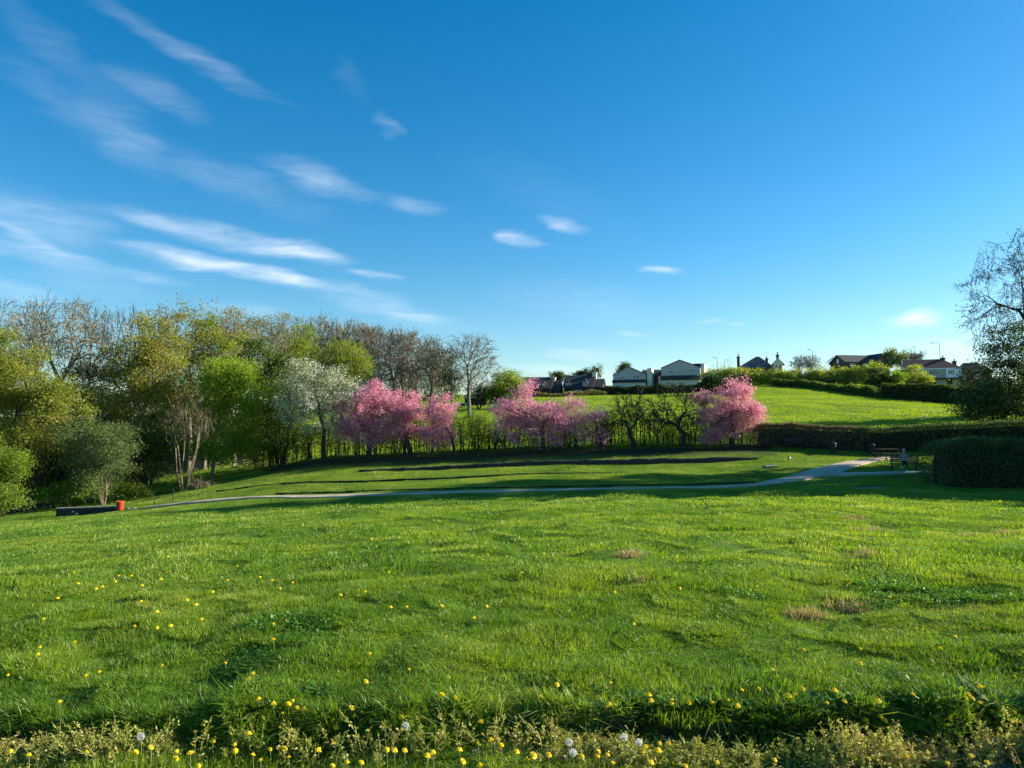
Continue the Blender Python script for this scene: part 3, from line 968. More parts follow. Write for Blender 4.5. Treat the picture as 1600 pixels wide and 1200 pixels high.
tree('dark_holly', 'dark evergreen mass under the spreading bare tree', 135, 64, [(135, 620, 40, 50), (165, 660, 40, 60), (110, 660, 35, 50)], nclump=54, tpc=13, csize=.45, lpt=23.2, lsize=0.209, lmat=[(L_DARK, .7), (L_IVY, .3)], bark=BARK_D, r0=.18, trunk=.15)
tree('dark_holly', 'dark evergreen understorey tree behind the bare multi stemmed tree', 300, 69, [(300, 660, 50, 60), (270, 690, 40, 50), (335, 690, 30, 45)], nclump=54, tpc=13, csize=.5, lpt=21.8, lsize=0.220, lmat=[(L_DARK, .5), (L_MID, .5)], bark=BARK_D, r0=.18, trunk=.1)
tree('dark_holly', 'shadowed evergreen behind the yellow leafy tree at the view edge', 30, 68, [(20, 640, 50, 60), (60, 680, 40, 60), (-10, 720, 50, 50)], nclump=48, tpc=13, csize=.5, lpt=21.8, lsize=0.220, lmat=[(L_DARK, .7), (L_MID, .3)], bark=BARK_D, r0=.18, trunk=.1)
tree('dark_holly', 'deep green evergreen behind the hawthorn in the middle of the wood', 200, 73, [(200, 640, 60, 55), (190, 690, 60, 50), (240, 600, 50, 50)], nclump=54, tpc=13, csize=.5, lpt=21.8, lsize=0.220, lmat=[(L_DARK, .6), (L_MID, .4)], bark=BARK_D, r0=.18, trunk=.1)
tree('low_bush', 'low green bramble bush on the stream bank beside the stone wall', 115, 52.6, [(115, 762, 35, 10), (85, 775, 22, 12)], cat='shrub', nclump=24, tpc=11, csize=.22, lpt=17.4, lsize=0.106, lmat=[(L_MID, .5), (L_LIME, .5)], bark=BARK_D, r0=.03, stems=6)
tree('low_bush', 'low green bramble bush on the bank right of the willow bush', 215, 55.2, [(210, 768, 28, 9), (190, 760, 20, 10)], cat='shrub', nclump=20, tpc=11, csize=.2, lpt=17.4, lsize=0.106, lmat=[(L_YEL, .5), (L_LIME, .5)], bark=BARK_D, r0=.03, stems=6)
tree('twig_bush', 'brown twiggy regrowth at the foot of the multi stemmed tree', 312, 55.2, [(312, 756, 18, 12)], cat='shrub', nclump=36, tpc=5, csize=.14, lpt=.6, lsize=0.062, lmat=L_BROWN, bark=BARK_T, r0=.02, stems=9, up=.5)


for (px, Y, bl, lm, lab, lp) in [
    (55, 84, [(50, 500, 40, 34), (60, 560, 50, 45)], [(L_OLIVE, 1.)], 'hazy bare tree top behind the forked bare tree, on its left', 2.0),
    (140, 86, [(140, 500, 38, 36), (145, 560, 50, 50)], [(L_OLIVE, 1.)], 'hazy bare tree top behind the forked bare tree, on its right', 2.0),
    (255, 88, [(255, 505, 34, 28), (250, 570, 50, 50)], [(L_OLIVE, .6), (L_YEL, .4)], 'olive back row tree between the willow and the olive tree', 5),
    (345, 90, [(342, 515, 36, 26), (350, 570, 50, 50)], [(L_OLIVE, .5), (L_BROWN, .5)], 'brown back row tree seen between the green and brown crowns', 5),
    (400, 92, [(395, 515, 36, 26), (400, 570, 50, 55)], [(L_OLIVE, .6), (L_YEL, .4)], 'olive back row tree above the dark holly', 6),
    (455, 96, [(450, 520, 34, 28), (455, 575, 45, 50)], [(L_BROWN, .4), (L_YEL, .6)], 'yellow brown back row tree left of the lime ridge tree', 6),
    (110, 82, [(110, 620, 70, 60), (60, 680, 60, 60)], [(L_DARK, .6), (L_MID, .4)], 'dark evergreen deep in the wood under the hazy bare tops', 13),
    (330, 84, [(330, 640, 60, 60), (390, 650, 50, 60)], [(L_DARK, .6), (L_MID, .4)], 'dark evergreen deep in the wood behind the birch', 13),
    (240, 86, [(240, 650, 60, 60), (190, 640, 50, 60)], [(L_DARK, .6), (L_MID, .4)], 'dark evergreen deep in the wood behind the willow trunk', 13),
]:
    tree('wood_tree', lab, px, Y, bl, nclump=95, tpc=8, csize=.6, lpt=lp, lsize=.2, lmat=lm, bark=BARK_G, r0=.26, trunk=.2, up=.25, rmin=.022)

# ------------------------------------------------------------------ middle: shrubs, white tree, far bare trees
tree('hawthorn_bush', 'dark green hawthorn left of the white flowering tree', 440, 61.5, [(440, 640, 28, 50), (450, 680, 40, 35), (410, 700, 30, 18)], cat='shrub', nclump=90, tpc=7, csize=.38, lpt=13, lsize=.15, lmat=[(L_MID, .8), (L_LIME, .2)], bark=BARK_D, r0=.09, stems=5)
tree('flowering_tree', 'cream white blossoming tree left of the pink cherries', 507, 60, [(485, 580, 34, 24), (500, 610, 55, 40), (460, 625, 35, 35), (530, 605, 28, 35), (490, 655, 48, 28)], nclump=150, tpc=7, csize=.3, lpt=12, spread=.24, lsize=.13, lmat=[(L_WHITE, .8), (L_GREY, .75)], bark=BARK_D, r0=.16, trunk=.3)
for (px, Y, bl, lm, lab, lp) in [
    (470, 92, [(470, 540, 25, 30), (460, 570, 30, 35)], [(L_LIME, .7), (L_YEL, .3)], 'lime green tree rising above the white flowering tree', 12),
    (503, 98, [(500, 520, 32, 28), (510, 560, 34, 40)], [(L_BROWN, .5), (L_OLIVE, .5)], 'brown twiggy tree above the white flowering tree on the ridge', 3),
    (535, 94, [(535, 560, 32, 32), (555, 575, 25, 28)], [(L_LIME, .5), (L_YEL, .5)], 'yellow green ridge tree just above the largest pink cherry', 8),
    (556, 100, [(555, 522, 34, 28), (560, 560, 34, 45)], [(L_BROWN, .6), (L_OLIVE, .4)], 'brown budding ridge tree, left of the grey pair', 3),
    (598, 100, [(598, 540, 32, 32), (600, 580, 36, 36)], [(L_OLIVE, 1.)], 'grey brown bare ridge tree above the left pink crown', 1.2),
    (630, 101, [(630, 545, 20, 36), (632, 585, 28, 36)], [(L_BROWN, 1.)], 'slim bare ridge tree with a narrow pointed top', 1.0),
    (672, 99, [(675, 555, 30, 30), (668, 590, 32, 30)], [(L_OLIVE, 1.)], 'dense brown twiggy ridge tree with ivy, left of the round bare tree', 2.2),
]:
    tree('ridge_tree', lab, px, Y, bl, nclump=150, tpc=9, csize=.6, lpt=lp, lsize=.18, lmat=lm, bark=BARK_G, r0=.26, trunk=.2, up=.25, rmin=.024)
for (px, Y, bl, lm, lab, lp) in [
    (578, 104, [(577, 532, 28, 28), (580, 580, 34, 40)], [(L_BROWN, .7), (L_OLIVE, .3)], 'brown budding ridge tree between the two tallest ridge crowns', 3),
    (652, 106, [(652, 548, 28, 30), (655, 585, 34, 34)], [(L_BROWN, 1.)], 'brown hazy tree behind the slim pointed ridge tree', 2.2),
    (615, 107, [(615, 540, 30, 30), (615, 590, 34, 34)], [(L_OLIVE, 1.)], 'hazy bare tree filling the ridge row behind the slim tree', 1.5),
    (520, 105, [(522, 530, 30, 28), (525, 580, 40, 45)], [(L_BROWN, .5), (L_YEL, .5)], 'yellow brown tree at the left of the ridge row', 5),
    (695, 106, [(692, 565, 26, 26), (695, 600, 30, 22)], [(L_OLIVE, 1.)], 'low twiggy tree behind the ivy clad trunk', 2.0)]:
    tree('ridge_tree', lab, px, Y, bl, nclump=130, tpc=9, csize=.6, lpt=lp, lsize=.18, lmat=lm, bark=BARK_G, r0=.24, trunk=.2, up=.25, rmin=.024)
tree('green_bush', 'dark brush under the left ridge trees above the pink cherries', 560, 100, [(560, 615, 45, 18), (520, 625, 30, 20)], cat='shrub', nclump=70, tpc=7, csize=.5, lpt=11, lsize=.2, lmat=[(L_MID, .7), (L_DARK, .3)], bark=BARK_D, r0=.08, stems=6)
tree('green_bush', 'dark brush between the round bare tree and the lime willow', 748, 112, [(750, 612, 22, 10), (765, 615, 14, 10)], cat='shrub', nclump=40, tpc=7, csize=.4, lpt=11, lsize=.2, lmat=[(L_MID, .5), (L_DARK, .5)], bark=BARK_D, r0=.08, stems=6)
tree('round_tree', 'round crowned bare tree on the ridge right of the twiggy row', 733, 98, [(742, 555, 36, 34), (720, 560, 26, 36), (758, 575, 26, 30), (730, 590, 32, 26)], nclump=190, tpc=10, csize=.5, lpt=1.0, lsize=.15, lmat=L_OLIVE, bark=BARK_G, r0=.27, trunk=.16, up=.2, rmin=.02)
tree('ivy_tree', 'ivy clad trunk standing left of the round bare tree', 706, 97, [(706, 580, 13, 32), (700, 600, 14, 16)], nclump=36, tpc=6, csize=.4, lpt=14, lsize=.2, lmat=[(L_OLIVE, .5), (L_IVY, .5)], bark=BARK_G, r0=.22, trunk=.3)
tree('willow_tree', 'rounded lime yellow willow by the garages and dark houses', 788, 112, [(792, 596, 26, 20), (778, 605, 20, 16), (805, 600, 14, 20)], nclump=75, tpc=8, csize=.5, lpt=16, lsize=.24, lmat=[(L_LIME, .7), (L_YEL, .3)], bark=BARK_G, r0=.22, trunk=.15, droop=.6, hang=.4)
tree('green_bush', 'green bushes under the ridge trees beside the green container', 640, 104, [(640, 618, 40, 14), (690, 618, 30, 14), (600, 625, 40, 18)], cat='shrub', nclump=60, tpc=7, csize=.5, lpt=12, lsize=.22, lmat=[(L_MID, .6), (L_DARK, .4)], bark=BARK_D, r0=.08, stems=6)

# ------------------------------------------------------------------ cherry row
BL = dict(cat='cherry tree', bark=BARK_D, up=.05, wob=.17)
tree('cherry_tree', 'largest pink cherry tree with a broad double domed crown', 577, 60, [(590, 625, 36, 25), (560, 640, 38, 28), (575, 670, 48, 26), (545, 672, 24, 20), (578, 608, 16, 12)], nclump=150, tpc=6, csize=.26, lpt=23.0, spread=.215, lsize=.125, lmat=[(L_PINK, .85), (L_PINKD, .15)], r0=.2, trunk=.28, **BL)
tree('cherry_tree', 'leaning pink cherry right of the largest cherry, crowns touching', 643, 60.5, [(625, 628, 26, 25), (642, 648, 26, 22), (612, 660, 28, 26), (640, 672, 22, 16)], nclump=95, tpc=6, csize=.26, lpt=23.0, spread=.215, lsize=.125, lmat=[(L_PINK, .9), (L_PINKD, .1)], r0=.17, trunk=.3, lean=(-.25, 0), **BL)
tree('cherry_tree', 'small ragged pink cherry beside the gap in the hedge', 711, 60, [(693, 632, 22, 12), (690, 655, 22, 10), (686, 678, 26, 18), (672, 640, 10, 14)], nclump=72, tpc=6, csize=.22, lpt=18.9, spread=.2, lsize=.12, lmat=[(L_PINK, .8), (L_PINKD, .2)], r0=.13, trunk=.3, lean=(-.15, 0), **BL)
tree('cherry_tree', 'pink and mauve cherry with a tall left spire below the dark houses', 848, 60, [(828, 616, 19, 20), (800, 642, 34, 24), (838, 652, 44, 24), (880, 645, 30, 26), (858, 672, 40, 28), (802, 670, 34, 24), (897, 632, 14, 15)], nclump=230, tpc=6, csize=.25, lpt=16.2, spread=.22, lsize=.12, lmat=[(L_PINK, .6), (L_PINKD, .4)], r0=.19, trunk=.22, **BL)
tree('cherry_tree', 'sparse mauve cherry between the pink spire tree and the bare pair', 940, 60.4, [(915, 665, 22, 22), (935, 655, 20, 22), (925, 685, 26, 12)], nclump=50, tpc=6, csize=.25, lpt=9.5, spread=.2, lsize=.11, lmat=L_PINKD, r0=.13, trunk=.25, **BL)
tree('bare_cherry', 'bare dark cherry with open Y shaped limbs, left of the bare pair', 990, 60, [(970, 640, 30, 26), (1000, 635, 26, 28), (955, 665, 20, 22), (1015, 660, 16, 22)], cat='cherry tree', nclump=85, tpc=9, csize=.3, lpt=.8, rmin=.02, spread=.15, lsize=.09, lmat=[(L_MID, .7), (L_OLIVE, .3)], bark=BARK_D, r0=.19, trunk=.12, up=-.05, wob=.24)
tree('bare_cherry', 'bare dark cherry with thick trunk beside the lone pink cherry', 1067, 60, [(1050, 640, 30, 26), (1085, 625, 22, 26), (1030, 660, 20, 24), (1075, 655, 22, 20), (1060, 612, 34, 14)], cat='cherry tree', nclump=100, tpc=9, csize=.3, lpt=.8, rmin=.02, spread=.15, lsize=.09, lmat=[(L_MID, .7), (L_OLIVE, .3)], bark=BARK_D, r0=.23, trunk=.12, up=-.05, wob=.24)
tree('cherry_tree', 'bright pink cherry standing alone at the right end of the row', 1143, 60, [(1140, 625, 32, 26), (1150, 605, 20, 16), (1160, 645, 28, 28), (1120, 645, 36, 24), (1135, 670, 36, 16), (1095, 622, 16, 12), (1110, 680, 16, 12), (1175, 640, 14, 26)], nclump=175, tpc=6, csize=.25, lpt=20.2, spread=.22, lsize=.12, lmat=[(L_PINK, .9), (L_PINKD, .1)], r0=.19, trunk=.25, **BL)

# hedge behind the cherries: thin, backlit, with bare stems
hp = [(XPX(a, b), b) for a, b in [(395, 62.5), (520, 62.3), (640, 62.2), (760, 62), (880, 62), (1000, 62), (1120, 61.5), (1190, 61)]]
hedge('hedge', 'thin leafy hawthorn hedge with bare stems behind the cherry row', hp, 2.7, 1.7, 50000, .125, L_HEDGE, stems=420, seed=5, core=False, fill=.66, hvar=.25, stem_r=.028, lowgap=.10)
tree('sapling', 'green sapling bush in the hedge gap between the small cherry and the spire cherry', 745, 61, [(748, 660, 16, 22), (735, 680, 20, 18)], cat='shrub', nclump=36, tpc=6, csize=.25, lpt=8, lsize=.12, lmat=[(L_MID, .5), (L_LIME, .5)], bark=BARK_D, r0=.05, stems=3)

# ------------------------------------------------------------------ right side hedges and trees
hp = [(XPX(a, b), b) for a, b in [(1180, 60.2), (1230, 60), (1290, 59.3), (1356, 58.4)]]
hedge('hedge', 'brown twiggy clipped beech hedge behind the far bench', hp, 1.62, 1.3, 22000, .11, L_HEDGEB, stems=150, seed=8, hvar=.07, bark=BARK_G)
hp = [(XPX(a, b), b) for a, b in [(1338, 58.5), (1450, 57.5), (1600, 57), (1800, 56)]]
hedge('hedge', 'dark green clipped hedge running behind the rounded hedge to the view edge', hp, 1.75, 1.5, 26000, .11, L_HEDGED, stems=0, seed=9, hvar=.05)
hp = [(XPX(a, b), b) for a, b in [(1447, 41), (1520, 40.6), (1620, 40.2), (1760, 40)]]
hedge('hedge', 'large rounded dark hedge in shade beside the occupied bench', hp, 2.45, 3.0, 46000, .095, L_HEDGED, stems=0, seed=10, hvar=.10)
tree('big_tree', 'large budding tree reaching in from the right edge of the view', 1622, 72, [(1592, 400, 60, 52), (1556, 470, 64, 50), (1620, 470, 70, 70), (1600, 530, 80, 50), (1545, 505, 45, 25), (1650, 400, 70, 70), (1700, 480, 70, 80)], nclump=320, tpc=10, csize=.5, lpt=1.7, spread=.12, lsize=.15, lmat=[(L_OLIVE, .5), (L_DARK, .5)], bark=BARK_D, r0=.45, trunk=.22, up=.02, wob=.2, rmin=.019)
tree('thorn_tree', 'dense dark thorn tree under the big budding tree', 1560, 70, [(1555, 600, 56, 45), (1585, 550, 50, 40), (1535, 630, 42, 28), (1610, 610, 70, 50), (1590, 640, 90, 22)], nclump=330, tpc=8, csize=.42, lpt=13, lsize=.18, lmat=[(L_DARK, .6), (L_GREY, .4)], bark=BARK_D, r0=.1, stems=5)

# ------------------------------------------------------------------ grass, weeds (stuff)
G_NEAR = grassmat('grass_blade_lawn', [(0.0, (0.07, 0.16, 0.012)), (0.4, (0.14, 0.265, 0.016)), (0.75, (0.23, 0.35, 0.024)), (1.0, (0.38, 0.43, 0.085))], .5)
G_FIELD = grassmat('grass_blade_field', [(0.0, (0.16, 0.27, 0.012)), (0.5, (0.22, 0.35, 0.014)), (1.0, (0.31, 0.42, 0.02))], .5, patch=.12)
G_CLOVER = grassmat('clover_leaf', [(0.0, (0.045, 0.13, 0.010)), (0.5, (0.08, 0.20, 0.014)), (1.0, (0.13, 0.27, 0.022))], .4)
G_STRAW = grassmat('dry_straw', [(0.0, (0.26, 0.22, 0.08)), (0.5, (0.42, 0.34, 0.14)), (1.0, (0.58, 0.48, 0.24))], .35, (1.1, 1.0, .7))
G_WEED = grassmat('weed_stalk', [(0.0, (0.18, 0.29, 0.035)), (0.4, (0.38, 0.42, 0.075)), (0.75, (0.60, 0.55, 0.17)), (1.0, (0.32, 0.20, 0.09))], .4, (1.1, 1.0, .6), patch=1.2)
G_BROAD = grassmat('dandelion_leaf', [(0.0, (0.03, 0.11, 0.012)), (0.5, (0.07, 0.18, 0.02)), (1.0, (0.14, 0.26, 0.04))], .45)

def blades(rng, n, rad, h, w, lean=.5, mat=None, name='tuft'):
    a = rng.uniform(0, 2 * np.pi, n); r = rad * np.sqrt(rng.random(n))
    B = np.stack([r * np.cos(a), r * np.sin(a), np.full(n, -.015)], -1)
    hh = rng.uniform(h[0], h[1], n)
    la = a + rng.normal(0, 1.0, n)
    ln = np.abs(rng.normal(0, lean, n)) * hh
    D = np.stack([np.cos(la), np.sin(la), 0 * la], -1)
    fa = rng.uniform(0, np.pi, n)
    S = np.stack([np.cos(fa), np.sin(fa), 0 * fa], -1) * (w * rng.uniform(.6, 1.3, n))[:, None] * .5
    up = np.array([0, 0, 1.0])
    M = B + D * (ln * .35)[:, None] + up * (hh * .58)[:, None]
    Tp = B + D * ln[:, None] + up * (hh * (1 - .25 * np.minimum(ln / hh, 1)))[:, None]
    V_ = np.stack([B - S, B + S, M + S * .85, M - S * .85, Tp], 1).reshape(-1, 3)
    k = np.arange(n)[:, None] * 5
    return mesh_np(name, V_, k + np.array([[0, 1, 2, 3]]), k + np.array([[3, 2, 4]]), mats=[mat])

def clover(rng, n, rad, h, size, mat, name='clover_tuft', flat=1.2):
    a = rng.uniform(0, 2 * np.pi, n); r = rad * np.sqrt(rng.random(n))
    C = np.stack([r * np.cos(a), r * np.sin(a), rng.uniform(h[0], h[1], n)], -1)
    V_, Q_ = leaf_quads(C, size, rng, flat, .85)
    return mesh_np(name, V_, Q_, mats=[mat])

def weed(rng, name):
    """upright seeding weed stalk with small side leaves"""
    parts = []
    H = rng.uniform(.15, .27)
    bend = rng.normal(0, .04, 2)
    segs = []
    pts = [np.array([bend[0] * f * f, bend[1] * f * f, H * f]) for f in (0, .5, 1)]
    segs.append((pts[0], pts[1], pts[2], .0022, .0018, .0010))
    C = []
    for _ in range(rng.integers(4, 8)):
        f = rng.uniform(.2, .95)
        p0 = np.array([bend[0] * f * f, bend[1] * f * f, H * f])
        a = rng.uniform(0, 6.28); l = rng.uniform(.015, .05) * (1.2 - f * .6)
        p1 = p0 + np.array([math.cos(a) * l, math.sin(a) * l, l * rng.uniform(.3, 1.1)])
        segs.append((p0, (p0 + p1) / 2, p1, .0012, .001, .0007))
        for g in np.linspace(.4, 1, 4):
            C.append(p0 * (1 - g) + p1 * g)
    for _ in range(10):
        f = rng.uniform(.6, 1.0)
        C.append(np.array([bend[0] * f * f, bend[1] * f * f, H * f]) + rng.normal(0, .006, 3))
    V1, Q1 = tubes(segs, 3)
    V2, Q2 = leaf_quads(np.array(C), .016, rng, .1, .5)
    V_, Q_, m_ = join([(V1, Q1, 0), (V2, Q2, 0)])
    return mesh_np(name, V_, Q_, mats=[G_WEED])

def rosette(rng, name):
    """dandelion leaf rosette: long toothed leaves leaning outwards"""
    V_, Q_ = [], []
    for k in range(rng.integers(9, 14)):
        a = rng.uniform(0, 6.28); L = rng.uniform(.06, .12); w = L * rng.uniform(.16, .24)
        d = np.array([math.cos(a), math.sin(a), 0]); s = np.array([-d[1], d[0], 0])
        el = rng.uniform(.15, .8)
        b = len(V_)
        for i, (f, ww) in enumerate([(0, .25), (.35, .7), (.7, 1.0), (1, .15)]):
            c = d * L * f * math.cos(el) + np.array([0, 0, L * math.sin(el) * (f - .38 * f * f)])
            V_ += [c - s * w * ww * .5, c + s * w * ww * .5]
            if i:
                Q_.append([b + 2 * i - 2, b + 2 * i - 1, b + 2 * i + 1, b + 2 * i])
    return mesh_np(name, np.array(V_), np.array(Q_), mats=[G_BROAD])

def source(name, meshes):
    c = bpy.data.collections.new(name)
    for i, m_ in enumerate(meshes):
        o = bpy.data.objects.new('%s_%02d' % (name, i), m_)
        c.objects.link(o)
    return c

def scatter(name, P, rot, scl, idx, coll, label, cat):
    me = bpy.data.meshes.new(name)
    me.vertices.add(len(P))
    me.vertices.foreach_set('co', np.asarray(P, np.float32).ravel())
    me.attributes.new('rot', 'FLOAT_VECTOR', 'POINT').data.foreach_set('vector', np.asarray(rot, np.float32).ravel())
    me.attributes.new('scl', 'FLOAT_VECTOR', 'POINT').data.foreach_set('vector', np.asarray(scl, np.float32).ravel())
    me.attributes.new('idx', 'INT', 'POINT').data.foreach_set('value', np.asarray(idx, np.int32))
    o = obj(name, me)
    ng = bpy.data.node_groups.new(name + '_scatter', 'GeometryNodeTree')
    ng.interface.new_socket('Geometry', in_out='INPUT', socket_type='NodeSocketGeometry')
    ng.interface.new_socket('Geometry', in_out='OUTPUT', socket_type='NodeSocketGeometry')
    N = ng.nodes
    gi = N.new('NodeGroupInput'); go = N.new('NodeGroupOutput')
    ci = N.new('GeometryNodeCollectionInfo')
    ci.inputs['Collection'].default_value = coll
    ci.inputs['Separate Children'].default_value = True
    ci.inputs['Reset Children'].default_value = True
    ip = N.new('GeometryNodeInstanceOnPoints')
    ip.inputs['Pick Instance'].default_value = True
    def attr(nm, ty):
        a = N.new('GeometryNodeInputNamedAttribute'); a.data_type = ty; a.inputs['Name'].default_value = nm
        return a.outputs['Attribute']
    ng.links.new(gi.outputs[0], ip.inputs['Points'])
    ng.links.new(ci.outputs[0], ip.inputs['Instance'])
    ng.links.new(attr('idx', 'INT'), ip.inputs['Instance Index'])
    e2r = N.new('FunctionNodeEulerToRotation')
    ng.links.new(attr('rot', 'FLOAT_VECTOR'), e2r.inputs[0])
    ng.links.new(e2r.outputs[0], ip.inputs['Rotation'])
    ng.links.new(attr('scl', 'FLOAT_VECTOR'), ip.inputs['Scale'])
    ng.links.new(ip.outputs[0], go.inputs[0])
    md = o.modifiers.new('scatter', 'NODES'); md.node_group = ng
    tag(o, label, cat, kind='stuff')
    return o

rg = np.random.default_rng(11)
def band(y0, y1, dens, s=.80, pad=.5):
    """jittered grid of ground points between two distances, inside the visible wedge"""
    d = 1 / math.sqrt(dens)
    X, Yg = np.meshgrid(np.arange(-(s * y1 + pad), s * y1 + pad, d), np.arange(y0, y1, d))
    x = X.ravel() + rg.uniform(-.42, .42, X.size) * d; y = Yg.ravel() + rg.uniform(-.42, .42, X.size) * d
    k = np.abs(x) < s * y + pad
    return x[k], y[k]

def keep_turf(x, y):
    px = x / y * F + 800
    k = (wood_or_shade(x, y) < .45) & (ditch(x, y) > -.28)
    m_ = (y > 38) & (y < 60)
    k2 = np.ones(len(x), bool)
    k2[m_] = near_path(x[m_], y[m_]) > -.06
    st = (y > edge_y(x) - .13) & (y < edge_y(x) - .0)       # bare face of the lawn edge
    st &= (np.abs(x) < 12) & (rg.random(len(x)) < .35 + .9 * vnoise(x * 2.3, x * 0 + 4))
    wood = (y > 56) & (px < 405) & (wood_or_shade(x, y) > .2)
    return k & k2 & ~st & ~wood

def lay(x, y, a, e):
    """euler angles that lay a patch along the slope of the ground, turned by a"""
    gx = (T(x + e, y) - T(x - e, y)) / (2 * e); gy = (T(x, y + e) - T(x, y - e)) / (2 * e)
    gx = np.clip(gx, -.6, .6); gy = np.clip(gy, -.6, .6)
    n = np.stack([-gx, -gy, np.ones_like(gx)], -1); n /= np.linalg.norm(n, axis=1, keepdims=True)
    u = np.stack([np.ones_like(gx), 0 * gx, gx], -1); u /= np.linalg.norm(u, axis=1, keepdims=True)
    v = np.cross(n, u)
    ca, sa = np.cos(a)[:, None], np.sin(a)[:, None]
    X = u * ca + v * sa; Yv = -u * sa + v * ca
    return np.stack([np.arctan2(Yv[:, 2], n[:, 2]), -np.arcsin(np.clip(X[:, 2], -1, 1)), np.arctan2(X[:, 1], X[:, 0])], -1)

def lawn_band(name, y0, y1, dens, src, nsrc, scale, label, zs=1.0, clov=None):
    x, y = band(y0, y1, dens)
    k = keep_turf(x, y); x, y = x[k], y[k]
    z = T(x, y)
    n = len(x)
    rot = lay(x, y, rg.uniform(0, 6.28, n), .12 if y1 < 30 else .3)
    tus = np.clip(1 + 1.4 * vnoise(x * 1.1 + 31, y * 1.1) + 1.3 * vnoise(x * 3.1, y * 3.1 + 8), .45, 1.6)
    scl = scale * rg.uniform(.9, 1.25, n)
    tus = np.where(y < edge_y(x) - .1, tus * 1.5, tus)       # unmown verge below the lawn edge
    if y1 > 40:
        m_ = (y > 37) & (y < 62)
        scl[m_] *= np.clip(near_path(x[m_], y[m_]) / 1.0 + .05, .12, 1)
    S = np.stack([scl, scl, np.maximum(scl, .6) * tus * zs], -1)
    idx = rg.integers(0, nsrc, n)
    if clov is not None:
        c = (vnoise(x * .55 + 17, y * .55 + 3) * .6 + .7 * vnoise(x * 1.9, y * 1.9)) > clov
        idx = np.where(c & (rg.random(n) < .5), nsrc + rg.integers(0, 2, n), idx)
    return scatter(name, np.stack([x, y, z], -1), rot, S, idx, src, label, 'grass')

rs = np.random.default_rng(21)
near_src = source('blade_near', [blades(rs, 1150, .21, (.02, .06), .0046, 1.1, G_NEAR) for _ in range(5)] + [clover(rs, 600, .2, (.02, .05), .02, G_CLOVER) for _ in range(2)])
mid_src = source('blade_mid', [blades(rs, 760, .46, (.024, .06), .008, 1.1, G_NEAR) for _ in range(5)] + [clover(rs, 700, .42, (.015, .045), .024, G_CLOVER) for _ in range(2)])
far_src = source('blade_far', [blades(rs, 560, 1.0, (.028, .068), .018, 1.0, G_NEAR) for _ in range(5)] + [clover(rs, 260, .9, (.02, .06), .07, G_CLOVER) for _ in range(2)])
field_src = source('blade_field', [blades(rs, 480, 2.8, (.05, .11), .05, .8, G_FIELD) for _ in range(4)])
lawn_band('grass_near', 3.35, 8.2, 19, near_src, 5, 1.0, 'short tufted lawn grass and clover closest to the camera', clov=.27)
lawn_band('grass_middle', 7.8, 20.5, 4.6, mid_src, 5, 1.0, 'short lawn grass across the middle of the park lawn', clov=.30)
lawn_band('grass_far', 19.5, 63, 1.3, far_src, 5, 1.0, 'sunlit and shaded lawn grass around the path and terrace', clov=.42, zs=.9)
lawn_band('grass_field', 62, 168, .26, field_src, 4, 1.0, 'bright mown grass of the hillside field', zs=.9)

# bleached straw patches in the lawn
sx_, sy_ = [], []
for (px, py, w_) in [(1256, 965, .13), (1330, 957, .10), (1362, 868, .16), (1378, 831, .22), (1345, 832, .18), (1560, 836, .25), (985, 870, .12), (1000, 913, .06), (1520, 841, .22), (1335, 813, .25)]:
    h_ = hit(px, py)
    n = int(14 + 60 * w_)
    sx_.append(h_[0] + rg.normal(0, w_ * .6, n)); sy_.append(h_[1] + rg.normal(0, w_ * .45, n))
x = np.concatenate(sx_); y = np.concatenate(sy_)
straw_src = source('blade_straw', [blades(rs, 24, .07, (.04, .10), .005, .9, G_STRAW) for _ in range(3)])
n = len(x)
scatter('straw_grass', np.stack([x, y, T(x, y)], -1), np.stack([rg.normal(0, .2, n), rg.normal(0, .2, n), rg.uniform(0, 6.28, n)], -1),
        np.repeat(rg.uniform(.8, 1.5, (n, 1)), 3, 1), rg.integers(0, 3, n), straw_src, 'bleached straw coloured patches in the lawn', 'grass')

# seeding weeds along the foot of the lawn edge
n = 5200
x = rg.uniform(-3.6, 3.6, n)
dn = .5 + 1.7 * vnoise(x * 1.6 + 3, x * 0 + 1) + .8 * vnoise(x * 4.1 + 3, x * 0 + 4)
k = rg.random(n) < np.clip(dn, .08, 1); x = x[k]; n = len(x)
y = edge_y(x) - .16 - np.abs(rg.normal(0, .11, n))
weed_src = source('weed_stalk', [weed(rs, 'weed') for _ in range(14)])
scatter('weeds', np.stack([x, y, T(x, y) - .01], -1), np.stack([rg.normal(0, .14, n), rg.normal(.0, .14, n), rg.uniform(0, 6.28, n)], -1),
        np.stack([rg.uniform(.9, 1.3, n)] * 2 + [rg.uniform(.4, 1.0, n) * np.clip(1 + 1.2 * vnoise(x * 2.2, x * 0 + 11), .55, 1.2)], -1), rg.integers(0, 14, n), weed_src, 'dry yellow seeding weeds along the foot of the lawn edge', 'weeds')

